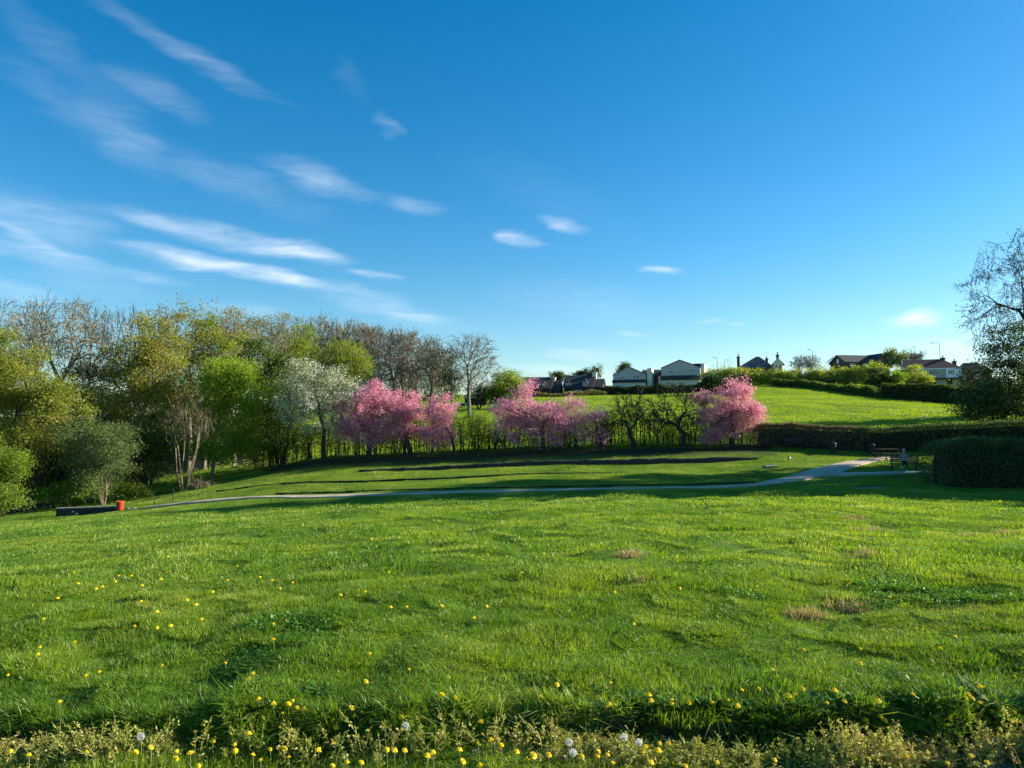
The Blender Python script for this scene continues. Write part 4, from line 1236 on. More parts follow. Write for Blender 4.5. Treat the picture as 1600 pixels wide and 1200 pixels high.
# dandelion leaves: thick along the right part of the edge, loose elsewhere
x = np.concatenate([rg.uniform(.6, 3.2, 330), rg.normal(-1.35, .18, 24), rg.normal(-.95, .18, 26), rg.uniform(-3.2, .6, 40)])
y = edge_y(x) + np.concatenate([np.abs(rg.normal(.05, .17, 330)) - .05, rg.normal(.12, .07, 24), rg.normal(.05, .06, 26), rg.normal(.06, .08, 40)])
n = len(x)
ros_src = source('leaf_rosette', [rosette(rs, 'rosette') for _ in range(6)])
scatter('broadleaf_weeds', np.stack([x, y, T(x, y)], -1), np.stack([rg.normal(0, .12, n), rg.normal(0, .12, n), rg.uniform(0, 6.28, n)], -1),
        np.repeat(rg.uniform(.7, 1.2, (n, 1)), 3, 1), rg.integers(0, 6, n), ros_src, 'glossy dandelion leaves spilling over the lawn edge', 'weeds')

# ragged grass hanging over the lawn edge
n = 1500
x = rg.uniform(-3.8, 3.8, n)
k = rg.random(n) < np.clip(.62 + 1.5 * vnoise(x * 1.1 + 21, x * 0 + 5) + .6 * vnoise(x * 3.7, x * 0 + 8), .1, 1); x = x[k]; n = len(x)
y = edge_y(x) + rg.uniform(-.12, .05, n)
edge_src = source('blade_edge', [blades(rs, 46, .05, (.04, .125), .0046, 1.0, G_NEAR) for _ in range(6)])
scatter('grass_edge', np.stack([x, y, T(x, y)], -1), np.stack([rg.normal(.45, .25, n), rg.normal(0, .25, n), rg.normal(0, .5, n)], -1),
        np.repeat(rg.uniform(.7, 1.25, (n, 1)), 3, 1), rg.integers(0, 6, n), edge_src, 'ragged longer grass hanging over the lawn edge', 'grass')

# ------------------------------------------------------------------ hilltop vegetation
hs_ = [(1118, 577, 20, 19), (1142, 575, 20, 20), (1168, 577, 20, 18), (1192, 578, 20, 18), (1214, 579, 17, 18), (1238, 578, 20, 18), (1262, 578, 20, 18), (1286, 577, 20, 19), (1312, 576, 20, 20), (1338, 574, 20, 21), (1364, 570, 20, 22), (1420, 576, 22, 25), (1443, 585, 13, 18)]
pl = ['leftmost hilltop willow shrub, beside the two thin lamp posts', 'hilltop willow shrub left of the tall chimney house', 'hilltop willow shrub under the left chimney of the tall chimney house', 'hilltop willow shrub under the roof peak of the tall chimney house',
      'hilltop willow shrub under the gable of the tall chimney house', 'hilltop willow shrub in front of the small bare trees', 'hilltop willow shrub below the middle lamp post', 'hilltop willow shrub above the dark shed roof',
      'hilltop willow shrub under the gable end of the long roofed house', 'hilltop willow shrub below the middle of the long roof', 'hilltop willow shrub at the right end of the long roof', 'large rounded lime shrub left of the right brown roofed house', 'small lime shrub touching the right brown roofed house']
for (a, b, rx, ry), lab in zip(hs_, pl):
    tree('willow_shrub', lab, a, 157, [(a, b + 10, rx, ry * .62), (a - 5, b + 16, rx, ry * .6)], cat='shrub', nclump=60, tpc=7, csize=.4, lpt=12, lsize=.26, lmat=[(L_HILL, .85), (L_GREY, .15)], bark=BARK_G, r0=.06, stems=7, up=.9, hang=.2)
tree('dark_bush', 'near black evergreen bush behind the lone pink cherry', 1118, 140, [(1115, 600, 17, 16), (1135, 602, 12, 13)], cat='shrub', nclump=50, tpc=8, csize=.4, lpt=18, lsize=.26, lmat=L_DARK, bark=BARK_D, r0=.1, stems=4)
tree('dark_bush', 'round dark green bush in front of the lime hilltop shrubs', 1370, 150, [(1368, 590, 19, 16), (1385, 594, 12, 13)], cat='shrub', nclump=50, tpc=8, csize=.4, lpt=18, lsize=.26, lmat=[(L_DARK, .8), (L_MID, .2)], bark=BARK_D, r0=.1, stems=4)
tree('green_bush', 'bright green bush touching the round dark bush on its sunny side', 1402, 150, [(1402, 592, 14, 14), (1395, 602, 14, 8)], cat='shrub', nclump=40, tpc=7, csize=.4, lpt=15, lsize=.26, lmat=[(L_LIME, .7), (L_MID, .3)], bark=BARK_D, r0=.1, stems=4)
hp = [(XPX(a, b), b) for a, b in [(1205, 152), (1245, 150), (1300, 143), (1350, 136), (1385, 131)]]
hedge('hedge', 'low wild hedge along the crest of the field left of the tall hedge', hp, 1.3, 1.8, 12000, .24, L_MID, seed=31, hvar=.25)
hp = [(XPX(a, b), b) for a, b in [(1378, 131), (1430, 126), (1475, 121), (1520, 116), (1580, 110)]]
hedge('hedge', 'tall dark hedge with sunlit top below the right brown roofed house', hp, 2.6, 2.2, 15000, .24, leaf('leaf_hedge_field', (0.035, 0.07, 0.015), (0.13, 0.16, 0.025), .4), seed=32, hvar=.10)
hp = [(XPX(a, b), b) for a, b in [(935, 150), (985, 149), (1040, 148), (1105, 146)]]
hedge('hedge', 'tangled brown ivy hedge in front of the two grey gabled houses', hp, 1.25, 2.0, 9000, .22, leaf('leaf_hedge_tangle', (0.03, 0.05, 0.015), (0.10, 0.11, 0.04), .35), stems=110, seed=33, hvar=.3, bark=BARK_T, stem_r=.03)
hp = [(XPX(a, b), b) for a, b in [(775, 140), (830, 143), (890, 145), (945, 148)]]
hedge('hedge', 'low brown and green hedge in front of the two dark roofed houses', hp, .8, 1.6, 6000, .22, L_OLIVE, stems=40, seed=34, hvar=.35, bark=BARK_G)
CON = dict(bark=BARK_D, lmat=[(L_DARK, .7), (L_MID, .3)], lpt=14, lsize=.3, csize=.5, tpc=7)
tree('conifer', 'dark conifer clump behind the chimney of the right dark roofed house', 928, 178, [(932, 582, 11, 9), (915, 585, 12, 7), (900, 586, 8, 5)], nclump=40, **CON)
tree('conifer', 'dark conifer between the two dark roofed houses', 872, 176, [(873, 590, 9, 8)], nclump=24, **CON)
tree('conifer', 'dark tree top showing behind the smaller grey gabled house', 976, 186, [(977, 574, 8, 7), (968, 580, 6, 5)], nclump=22, **CON)
tree('bare_tree', 'small round bare tree with ivy trunk beside the middle lamp post, left one', 1250, 195, [(1249, 567, 13, 12)], nclump=60, tpc=8, csize=.5, lpt=.8, lsize=.25, lmat=L_OLIVE, bark=BARK_G, r0=.25, trunk=.2, rmin=.03, ivy=(0, 6, 500, .35))
tree('bare_tree', 'small round bare tree with ivy trunk beside the middle lamp post, right one', 1268, 195, [(1268, 566, 12, 13)], nclump=60, tpc=8, csize=.5, lpt=.8, lsize=.25, lmat=L_OLIVE, bark=BARK_G, r0=.25, trunk=.2, rmin=.03, ivy=(0, 6, 500, .35))
tree('round_tree', 'round pale green tree behind the right end of the long roof', 1390, 200, [(1389, 560, 15, 15)], nclump=50, tpc=8, csize=.6, lpt=12, lsize=.32, lmat=[(L_GREY, .6), (L_YEL, .4)], bark=BARK_G, r0=.3, trunk=.2)
tree('round_tree', 'smaller pale green tree left of the right brown roofed house', 1411, 198, [(1411, 562, 12, 13)], nclump=44, tpc=8, csize=.6, lpt=11, lsize=.32, lmat=[(L_GREY, .6), (L_YEL, .4)], bark=BARK_G, r0=.3, trunk=.2)
tree('bare_tree', 'bare twiggy top rising over the left end of the right brown roof', 1430, 192, [(1430, 560, 12, 10)], nclump=40, tpc=8, csize=.5, lpt=.4, lsize=.2, lmat=L_OLIVE, bark=BARK_G, r0=.2, trunk=.2, rmin=.03, up=.8)
tree('bare_tree', 'hazy bare tree at the left gable of the long roofed house', 1304, 200, [(1306, 566, 10, 10)], nclump=36, tpc=8, csize=.5, lpt=.8, lsize=.25, lmat=L_GREY, bark=BARK_G, r0=.2, trunk=.2, rmin=.03)

# trees outside the right edge of the view whose shade falls across the path and lawn
for (x, y, hgt, rad, lab) in [(38, 29.8, 7.8, 2.6, 'low leafy park tree out of view nearest the camera on the right'), (40, 36, 10.8, 3.2, 'leafy park tree out of view, second along the right side'), (41.5, 42, 15.5, 3.4, 'leafy park tree out of view, third along the right side'),
                              (42.5, 47.5, 19, 3.3, 'tall leafy park tree out of view, fourth along the right side'), (43.5, 52.8, 21.5, 3.4, 'tallest leafy park tree out of view on the right side'), (63, 84, 13, 4.0, 'leafy park tree out of view beyond the hillside field')]:
    kpx = F / y
    zt = Tz(x, y)
    top = 662 - (zt + hgt - CAMZ) * kpx
    pxc = 800 + x * kpx
    mid = 662 - (zt + hgt * .55 - CAMZ) * kpx
    tree('shade_tree', lab, pxc, y, [(pxc, mid, rad * kpx, hgt * .45 * kpx, 1, 0, rad * .9 * kpx)], nclump=120, tpc=6, csize=.7, lpt=11, lsize=.62, lmat=[(L_MID, .7), (L_LIME, .3)], bark=BARK_D, r0=.28, trunk=.15)

# ------------------------------------------------------------------ houses
def roofmat(name, col):
    if name in MATS:
        return MATS[name]
    m, t = nmat(name)
    out = t.nodes.new('ShaderNodeOutputMaterial'); p = t.nodes.new('ShaderNodeBsdfPrincipled'); p.inputs['Roughness'].default_value = .8
    tcn = t.nodes.new('ShaderNodeTexCoord')
    b = t.nodes.new('ShaderNodeTexBrick'); b.inputs['Scale'].default_value = 3.0
    b.inputs['Color1'].default_value = tuple(c * 1.25 for c in col) + (1,); b.inputs['Color2'].default_value = tuple(c * .8 for c in col) + (1,); b.inputs['Mortar'].default_value = tuple(c * .4 for c in col) + (1,)
    t.links.new(tcn.outputs['Object'], b.inputs['Vector']); t.links.new(b.outputs[0], p.inputs['Base Color']); t.links.new(p.outputs[0], out.inputs[0])
    MATS[name] = m
    return m
RENDER_W = simple('wall_grey_render', (0.50, 0.47, 0.43), .9, .10, 1.2)
CREAM = simple('wall_cream', (0.72, 0.66, 0.54), .9, .08, 1.0)
BRICK = roofmat('wall_brick', (0.20, 0.085, 0.055))
BRICKD = roofmat('wall_brick_dark', (0.085, 0.055, 0.045))
SLATE = roofmat('roof_slate', (0.085, 0.088, 0.10))
RBROWN = roofmat('roof_tile_brown', (0.085, 0.045, 0.034))
RDARK = roofmat('roof_tile_dark', (0.045, 0.037, 0.038))
WHITE = simple('paint_white', (0.80, 0.80, 0.79), .5, .04, 4)
DARKP = simple('dark_boards', (0.03, 0.028, 0.027), .7, .3, 4)
STONE = simple('stone_grey', (0.24, 0.22, 0.19), .9, .3, 6, bump=.4)
STONED = simple('stone_dark', (0.045, 0.041, 0.036), .95, .4, 4, bump=.4)
POT = simple('chimney_clay', (0.28, 0.12, 0.07), .85, .2, 6)
METAL = simple('lamp_metal', (0.16, 0.17, 0.17), .5, .1, 4, metallic=.6)
gm, t = nmat('window_glass')
out = t.nodes.new('ShaderNodeOutputMaterial'); p = t.nodes.new('ShaderNodeBsdfPrincipled')
p.inputs['Base Color'].default_value = (0.035, 0.05, 0.06, 1); p.inputs['Roughness'].default_value = .04; p.inputs['Specular IOR Level'].default_value = .9; p.inputs['Metallic'].default_value = .35
nz_ = t.nodes.new('ShaderNodeTexNoise'); nz_.inputs['Scale'].default_value = 1.2
bp_ = t.nodes.new('ShaderNodeBump'); bp_.inputs['Strength'].default_value = .05
t.links.new(nz_.outputs['Fac'], bp_.inputs['Height']); t.links.new(bp_.outputs[0], p.inputs['Normal']); t.links.new(p.outputs[0], out.inputs[0])
GLASS = gm

class House:
    """local frame: x along the front, y away from the camera, z up; front face at y = 0"""
    def __init__(self, name, label, px, Y, yaw=0.0, show='right', base=None):
        x = XPX(px, Y)
        bearing = math.atan2(x, Y)
        self.rz = -(bearing + R(yaw))
        self.z = (base if base is not None else Tz(x, Y)) - .3
        self.Y = Y; self.px = px
        self.root = empty(name, (x, Y, self.z), self.rz)
        tag(self.root, label, 'house')
        self.k = Y / F
    def X(self, px):
        return (px - self.px) * self.k
    def Z(self, py):
        return W(self.px, py, self.Y)[2] - self.z
    def part(self, name, mb, mat, parent=None):
        return mb.build(name, mat, parent or self.root)
    def walls(self, x0, x1, y0, y1, z1, mat, name='wall', z0=0):
        return self.part(name, MB().box(((x0 + x1) / 2, (y0 + y1) / 2, (z0 + z1) / 2), (x1 - x0, y1 - y0, z1 - z0)), mat)
    def gable_front(self, x0, x1, y0, y1, ze, zr, mat, rmat, over=.25, xr=None):
        """house body whose gable faces the camera"""
        xr = (x0 + x1) / 2 if xr is None else xr
        self.part('wall', MB().prism([(x0, 0), (x1, 0), (x1, ze), (xr, zr), (x0, ze)], 'y', y0, y1), mat)
        m = MB()
        for (xe, s) in ((x0, -1), (x1, 1)):
            sl = (zr - ze) / abs(xe - xr)
            xo = xe + s * over
            zo = ze - sl * over
            m.prism([(xr, zr + .02), (xo, zo + .02), (xo, zo + .2), (xr, zr + .22)], 'y', y0 - .12, y1 + over)
        return self.part('roof', m, rmat)
    def ridge_across(self, x0, x1, y0, y1, ze, zr, mat, rmat, over=.3, hipl=0.0, hipr=0.0):
        """house body whose eaves face the camera"""
        ym = (y0 + y1) / 2
        if hipl or hipr:
            self.walls(x0, x1, y0, y1, ze, mat)
        else:
            self.part('wall', MB().prism([(y0, 0), (y1, 0), (y1, ze), (ym, zr), (y0, ze)], 'x', x0, x1), mat)
        a, b = x0 - over * (1 if True else 0), x1 + over
        c, d = y0 - over, y1 + over
        zz = ze - .02
        V_ = [(a, c, zz), (b, c, zz), (b, d, zz), (a, d, zz), (a + hipl, ym, zr + .18), (b - hipr, ym, zr + .18)]
        V_ += [(a, c, zz + .16), (b, c, zz + .16), (b, d, zz + .16), (a, d, zz + .16)]
        fs = [(0, 3, 2, 1), (0, 1, 7, 6), (2, 3, 9, 8), (1, 2, 8, 7), (3, 0, 6, 9), (6, 7, 5, 4), (8, 9, 4, 5), (7, 8, 5), (9, 6, 4)]
        if not (hipl or hipr):
            zz2 = zz
            V_ = [(a, c, zz), (b, c, zz), (b, ym, zr + .02), (a, ym, zr + .02), (a, c, zz + .2), (b, c, zz + .2), (b, ym, zr + .22), (a, ym, zr + .22),
                  (a, d, zz), (b, d, zz), (a, d, zz + .2), (b, d, zz + .2)]
            fs = [(0, 3, 2, 1), (4, 5, 6, 7), (0, 1, 5, 4), (1, 2, 6, 5), (3, 0, 4, 7), (8, 9, 2, 3), (10, 7, 6, 11), (9, 8, 10, 11), (2, 9, 11, 6), (8, 3, 7, 10)]
        return self.part('roof', MB().add(V_, fs), rmat)
    def window(self, x0, x1, z0, z1, y, panes=2, parent=None, proud=.05):
        m = MB(); w, h = x1 - x0, z1 - z0; f = min(.09, w * .09)
        m.box(((x0 + x1) / 2, y - proud / 2, z1 - f / 2), (w, proud, f)).box(((x0 + x1) / 2, y - proud / 2, z0 + f / 2), (w + .1, proud + .06, f))
        m.box((x0 + f / 2, y - proud / 2, (z0 + z1) / 2), (f, proud, h - 2 * f)).box((x1 - f / 2, y - proud / 2, (z0 + z1) / 2), (f, proud, h - 2 * f))
        for i in range(1, panes):
            m.box((x0 + w * i / panes, y - proud / 2, (z0 + z1) / 2), (f * .8, proud * .9, h - 2 * f))
        wd = m.build('window', WHITE, parent or self.root)
        for i in range(panes):
            a = x0 + w * i / panes + f * .7; b = x0 + w * (i + 1) / panes - f * .7
            MB().box(((a + b) / 2, y - proud * .3, (z0 + z1) / 2), (b - a, proud * .4, h - 2 * f)).build('pane', GLASS, wd)
        return wd
    def chimney(self, x, y, w, d, z0, z1, mat, pots=1, ph=.5, cap=True):
        m = MB().box((x, y, (z0 + z1) / 2), (w, d, z1 - z0))
        if cap:
            m.box((x, y, z1 - .12), (w + .22, d + .22, .22))
        c = m.build('chimney', mat, self.root)
        for i in range(pots):
            MB().lathe([(.16, 0), (.13, ph * .8), (.16, ph * .85), (.15, ph)], 10, (x + (i - (pots - 1) / 2) * .4, y, z1)).build('chimney_pot', POT, c)
        return c

# larger grey gabled house
H = House('gabled_house', 'larger grey rendered gabled house, right one of the pair', 1066, 165, 6)
x0, x1 = H.X(1034.5), H.X(1094.5)
ze, zr = H.Z(575), H.Z(563.3)
H.gable_front(x0, x1, 0, 9, ze, zr, RENDER_W, SLATE, .12, xr=H.X(1063))
H.walls(x0 + .02, x1 - .05, -1.1, -.003, H.Z(594), CREAM, 'porch_wall')
H.part('porch_roof', MB().prism([(-1.5, H.Z(594) + .004), (-.004, H.Z(594) + .004), (-.004, H.Z(586.5)), (-1.5, H.Z(593))], 'x', x0 - .1, x1 + .1), RDARK)
H.window(H.X(1045.5), H.X(1055.5), H.Z(584), H.Z(578.5), 0, 3)
H.window(H.X(1077), H.X(1087), H.Z(582), H.Z(576), 0, 3)
H.window(H.X(1040), H.X(1052), H.Z(601.5), H.Z(596.5), -1.1, 3); H.window(H.X(1060), H.X(1072), H.Z(601.5), H.Z(596.5), -1.1, 3)
H.walls(x1 + .003, x1 + .75, 1.5, 8, H.Z(568), CREAM, 'side_wall')
H.part('rear_roof', MB().box((H.X(1089), 8.5, H.Z(568)), (2.6, 3, .9)), RDARK)
# smaller grey gabled house
H = House('gabled_house', 'smaller grey rendered gabled house, left one of the pair', 984, 167, 6)
x0, x1 = H.X(958.5), H.X(1010)
H.gable_front(x0, x1, 0, 9, H.Z(586), H.Z(573.2), RENDER_W, SLATE, .12, xr=H.X(982))
H.walls(x0 + .02, x1 - .05, -1.1, -.003, H.Z(598), CREAM, 'porch_wall')
H.part('porch_roof', MB().prism([(-1.5, H.Z(598) + .004), (-.004, H.Z(598) + .004), (-.004, H.Z(593)), (-1.5, H.Z(597.2))], 'x', x0 - .1, x1 + .1), RDARK)
H.window(H.X(966), H.X(977), H.Z(593), H.Z(587.5), 0, 2); H.window(H.X(989), H.X(1000.5), H.Z(592), H.Z(586), 0, 2)
H.chimney(H.X(1015), 2.5, .95, 5.5, 0, H.Z(576), CREAM, 1, .3, cap=False)
# link between them
H = House('brick_house', 'low brick link house with brown roof between the grey gabled houses', 1024, 171, 3)
H.ridge_across(H.X(1004), H.X(1038), 0, 7, H.Z(588), H.Z(577.5), BRICK, RDARK, .15)
d_ = H.part('door', MB().box((H.X(1033), -.05, H.Z(596)), (1.1, .1, 2.2)), WHITE)
H.window(H.X(1019), H.X(1023), H.Z(600), H.Z(591), 0, 1)

# two dark roofed houses
H = House('dark_house', 'dark roofed house behind the pink spire cherry, left of the pair', 840, 152, 8)
H.ridge_across(H.X(814), H.X(860), 0, 8, H.Z(608), H.Z(589), BRICKD, RDARK, .3)
H.ridge_across(H.X(858), H.X(873), 1.2, 6.5, H.Z(611), H.Z(594), BRICKD, RDARK, .2)
H.chimney(H.X(861), 4, .9, 1.2, H.Z(600), H.Z(588), CREAM, 1, .5)
H.part('dormer', MB().prism([(H.X(845), H.Z(603)), (H.X(853), H.Z(603)), (H.X(853), H.Z(599)), (H.X(849), H.Z(595)), (H.X(845), H.Z(599))], 'y', .6, 3), BRICKD)
H.window(H.X(846.5), H.X(851.5), H.Z(602.5), H.Z(598.5), .6, 2)
H = House('dark_house', 'dark roofed house with two white dormer windows, right of the pair', 905, 152, 8)
H.ridge_across(H.X(881), H.X(925), 0, 8.5, H.Z(606), H.Z(586), BRICKD, RDARK, .3)
H.ridge_across(H.X(925.5), H.X(940), .8, 7, H.Z(606), H.Z(592), BRICKD, RDARK, .25)
H.chimney(H.X(925.5), 4.2, .8, 1.2, H.Z(598), H.Z(580), CREAM, 1, .6)
for a, b in ((886.5, 601.5), (914, 599.5)):
    H.part('dormer', MB().prism([(H.X(a - 4.5), H.Z(b + 3.5)), (H.X(a + 4.5), H.Z(b + 3.5)), (H.X(a + 4.5), H.Z(b - 3)), (H.X(a), H.Z(b - 7.5)), (H.X(a - 4.5), H.Z(b - 3))], 'y', .2, 3.5), RDARK)
    H.window(H.X(a - 3.2), H.X(a + 3.2), H.Z(b + 3), H.Z(b - 3), .2, 2)
H.window(H.X(898.5), H.X(909), H.Z(616), H.Z(609.5), 0, 3)
H.window(H.X(889), H.X(895), H.Z(616), H.Z(611), 0, 2)

# tall chimney house
H = House('chimney_house', 'old dark hip roofed house with tall chimneys on the hilltop', 1184, 182, 4)
za, zb = H.Z(574.5), H.Z(556)
H.ridge_across(H.X(1158), H.X(1207), 0, 9, za, zb, BRICKD, SLATE, .4, hipl=3.9, hipr=3.7)
H.chimney(H.X(1154.6), 3, .62, .9, 0, H.Z(555), BRICKD, 1, .7)
H.chimney(H.X(1197), 5, .6, .6, H.Z(566), H.Z(558), BRICKD, 1, .5)
H.chimney(H.X(1213.6), 4.5, .62, .8, H.Z(570), H.Z(553), BRICKD, 1, .7)
H.gable_front(H.X(1209), H.X(1222.5), -1.2, 5, H.Z(569), H.Z(562), CREAM, SLATE, .35)
H.part('bargeboard', MB().prism([(H.X(1207.5), H.Z(570)), (H.X(1208.5), H.Z(570)), (H.X(1215.8), H.Z(562.6)), (H.X(1223), H.Z(570)), (H.X(1224), H.Z(570)), (H.X(1215.8), H.Z(561.3))], 'y', -1.45, -1.33), WHITE)
H.window(H.X(1211.5), H.X(1215), H.Z(578), H.Z(571), -1.2, 1); H.window(H.X(1217), H.X(1220.5), H.Z(578), H.Z(571), -1.2, 1)
# long roofed house
H = House('long_house', 'long brown roofed house with brick gable end on the hilltop', 1346, 186, -34)
H.ridge_across(-3.9, 4.3, 0, 6.5, H.Z(567), H.Z(554.5), BRICKD, RDARK, .3)
wm = H.walls(-3.93, -3.90, 2.8, 3.6, H.Z(560), WHITE, 'window', z0=H.Z(566.5))
H.window(-2.8, -1.2, H.Z(572.5), H.Z(568.3), 0, 2); H.window(1.0, 2.6, H.Z(572.5), H.Z(568.3), 0, 2)
H.gable_front(3.4, 6.6, -1.2, 5, H.Z(566), H.Z(553.5), BRICKD, RDARK, .3)
# right brown roofed house
H = House('brown_roof_house', 'brown roofed house with white upper windows at the right of the hilltop', 1455, 163, -6)
H.ridge_across(H.X(1422), H.X(1496), 0, 8.5, H.Z(576.5), H.Z(560.5), RENDER_W, RBROWN, .35, hipl=.01, hipr=3.2)
H.part('fascia', MB().box((H.X(1459), -.42, H.Z(576.6)), (H.X(1496) - H.X(1422) + .6, .06, .25)), WHITE)
H.part('bargeboard', MB().prism([(-.5, H.Z(577)), (-.2, H.Z(577)), (4.25, H.Z(560)), (4.25, H.Z(558.8))], 'x', H.X(1422) - .55, H.X(1422) - .43), WHITE)
H.window(H.X(1448), H.X(1468.5), H.Z(586.5), H.Z(578.5), 0, 4)
H.walls(H.X(1476.5), H.X(1497), -1.0, -.003, H.Z(578), WHITE, 'bay_wall', z0=H.Z(591))
H.window(H.X(1479), H.X(1488), H.Z(586), H.Z(579.2), -1.0, 3)
H.part('canopy', MB().box((H.X(1475), -.8, H.Z(592.3)), (H.X(1500) - H.X(1452), 1.6, .22)), RDARK)
H.window(H.X(1464), H.X(1473), H.Z(601), H.Z(594.5), 0, 2)
H.part('door', MB().box((H.X(1482), -.04, H.Z(600)), (1.1, .08, 2.1)), DARKP)
H.chimney(H.X(1477), 4.2, .8, .8, H.Z(564), H.Z(557.5), BRICKD, 1, .5)
# house behind the thorn tree
H = House('brown_roof_house', 'brick house mostly hidden behind the dark thorn tree', 1522, 168, -6)
H.ridge_across(H.X(1497), H.X(1548), 0, 8, H.Z(581), H.Z(566), BRICK, RBROWN, .3, hipl=2.6, hipr=2.6)
H.chimney(H.X(1499.5), 3, .8, .9, H.Z(585), H.Z(562), BRICKD, 1, .5)
H.window(H.X(1505), H.X(1513), H.Z(592), H.Z(585), 0, 2)
H.window(H.X(1524), H.X(1532), H.Z(592), H.Z(585), 0, 2)

# garden walls, sheds, container
def blockthing(name, label, cat, px0, px1, py0, py1, Y, depth, mat, roof=None, yaw=0):
    x0, x1 = XPX(px0, Y), XPX(px1, Y); zt = W(px0, py0, Y)[2]; zb = min(Tz(x0, Y), Tz(x1, Y)) - .25
    r_ = empty(name, ((x0 + x1) / 2, Y, zb), yaw)
    tag(r_, label, cat)
    w_ = x1 - x0; hh = zt - zb
    if roof is None:
        MB().box((0, depth / 2, hh / 2 - .06), (w_, depth, hh - .12)).build('wall', mat, r_)
        MB().box((0, depth / 2, hh - .06), (w_ + .1, depth + .12, .12)).build('coping', STONED, r_)
    else:
        MB().box((0, depth / 2, hh * .35), (w_, depth, hh * .7)).build('wall', mat, r_)
        MB().prism([(-.25, hh * .7 + .003), (depth + .25, hh * .7 + .003), (depth * .5, hh)], 'x', -w_ / 2 - .2, w_ / 2 + .2).build('roof', roof, r_)
        MB().box((0, -.03, hh * .3), (.9, .06, hh * .55)).build('door', DARKP, r_)
    return r_
blockthing('garden_wall', 'dark brick garden wall below the right brown roofed house', 'wall', 1420, 1464, 597, 607, 152, .3, BRICKD)
blockthing('shed', 'low dark roofed shed under the lime hilltop shrubs', 'shed', 1258, 1306, 589.5, 602, 156, 4, BRICKD, RDARK)
blockthing('garage', 'dark garage shed in the shade under the round bare tree', 'shed', 726, 760, 616, 634, 122, 4, DARKP, RDARK)
blockthing('garage', 'second dark garage shed under the rounded lime willow', 'shed', 764, 800, 616, 632, 126, 4, DARKP, RDARK)
r_ = empty('container', (XPX(721, 118), 118, Tz(XPX(721, 118), 118)))
tag(r_, 'small green metal container beside the dark garages', 'container')
GREENM = simple('green_metal', (0.02, 0.16, 0.09), .5, .15, 3)
m = MB().box((0, .6, .38), (1.25, 1.1, .76)); m.build('body', GREENM, r_)
MB().prism([(-.02, .765), (1.22, .765), (1.22, .84), (-.02, .80)], 'x', -.66, .66).build('lid', GREENM, r_)

# lamp posts
def lamp(px, pytop, Y, arm, label):
    x = XPX(px, Y); z = Tz(x, Y); zt = W(px, pytop, Y)[2]
    r_ = empty('street_lamp', (x, Y, z)); tag(r_, label, 'street lamp')
    h = zt - z
    MB().tube([(0, 0, -.2), (0, 0, h * .5), (arm * .03, 0, h - .1)], [.11, .085, .06], 8).build('pole', METAL, r_)
    MB().tube([(arm * .03, 0, h - .13), (arm * .2, 0, h), (arm, 0, h + .03)], [.05, .045, .045], 6).build('arm', METAL, r_)
    MB().box((arm * 1.15, 0, h + .02), (abs(arm) * .55, .22, .13)).build('lamp_head', METAL, r_)
lamp(1122, 558.5, 190, -.7, 'left one of two thin lamp posts left of the tall chimney house')
lamp(1133, 562.5, 215, .9, 'right one of two thin lamp posts left of the tall chimney house')
lamp(1271.5, 546.5, 186, -.8, 'lamp post among the small bare trees on the hilltop')
lamp(1472, 536, 176, -1.5, 'tall lamp post rising behind the right brown roof')

# ------------------------------------------------------------------ terrace edging, retaining wall, stone edging
def ribbon_wall(name, label, cat, pts, h, th, mat, n=120, kind=None, rag=.25, sink=.2):
    P = np.array([W(*q)[:2] for q in pts])
    s = np.concatenate([[0], np.cumsum(np.linalg.norm(np.diff(P, axis=0), axis=1))])
    tt = np.linspace(0, s[-1], n)
    x = np.interp(tt, s, P[:, 0]); y = np.interp(tt, s, P[:, 1])
    hh = np.interp(tt, s, h) if isinstance(h, (list, tuple)) else np.full(n, h)
    hh = hh * (1 + rag * 2 * vnoise(tt * 1.3 + 3, tt * 0 + 7) + rag * vnoise(tt * 4.3, tt * 0))
    z = T(x, y)
    z = np.convolve(np.pad(z, 15, mode='edge'), np.ones(31) / 31, 'valid') if n > 60 else z
    off = .03 * vnoise(tt * 2.1 + 9, tt * 0 + 1)
    base = np.array([x.mean(), y.mean(), z.mean()])
    prof = [(0, -sink), (0.0, .8), (.15, 1.0), (1.0, 1.0), (1.0, -sink)]
    V_ = np.array([[[x[i], y[i] + off[i] + a * th, z[i] + (b * hh[i] if b > 0 else b)] for a, b in prof] for i in range(n)]) - base
    i0 = (np.arange(n - 1)[:, None] * 5 + np.arange(4)[None]).ravel()
    Q_ = np.stack([i0, i0 + 5, i0 + 6, i0 + 1], -1)
    Q_ = np.concatenate([Q_, [[0, 1, 3, 4]], [[(n - 1) * 5, (n - 1) * 5 + 4, (n - 1) * 5 + 3, (n - 1) * 5 + 1]]])
    o = obj(name, mesh_np(name, V_.reshape(-1, 3), Q_, mats=[mat]), None, base)
    tag(o, label, cat, kind=kind)
    return o
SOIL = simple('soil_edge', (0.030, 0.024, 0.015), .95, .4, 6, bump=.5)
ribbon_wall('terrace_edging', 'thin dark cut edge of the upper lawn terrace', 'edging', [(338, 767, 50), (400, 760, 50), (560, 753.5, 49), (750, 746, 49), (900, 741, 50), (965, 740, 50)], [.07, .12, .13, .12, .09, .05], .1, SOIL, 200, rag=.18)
ribbon_wall('retaining_wall', 'low dark stone retaining wall between the upper lawn and the cherries', 'wall', [(560, 740, 54), (760, 733.5, 54), (1000, 727.5, 54), (1120, 723.5, 54), (1185, 720, 54.5)], [.14, .32, .36, .34, .18], .4, STONED, 200, rag=.12)
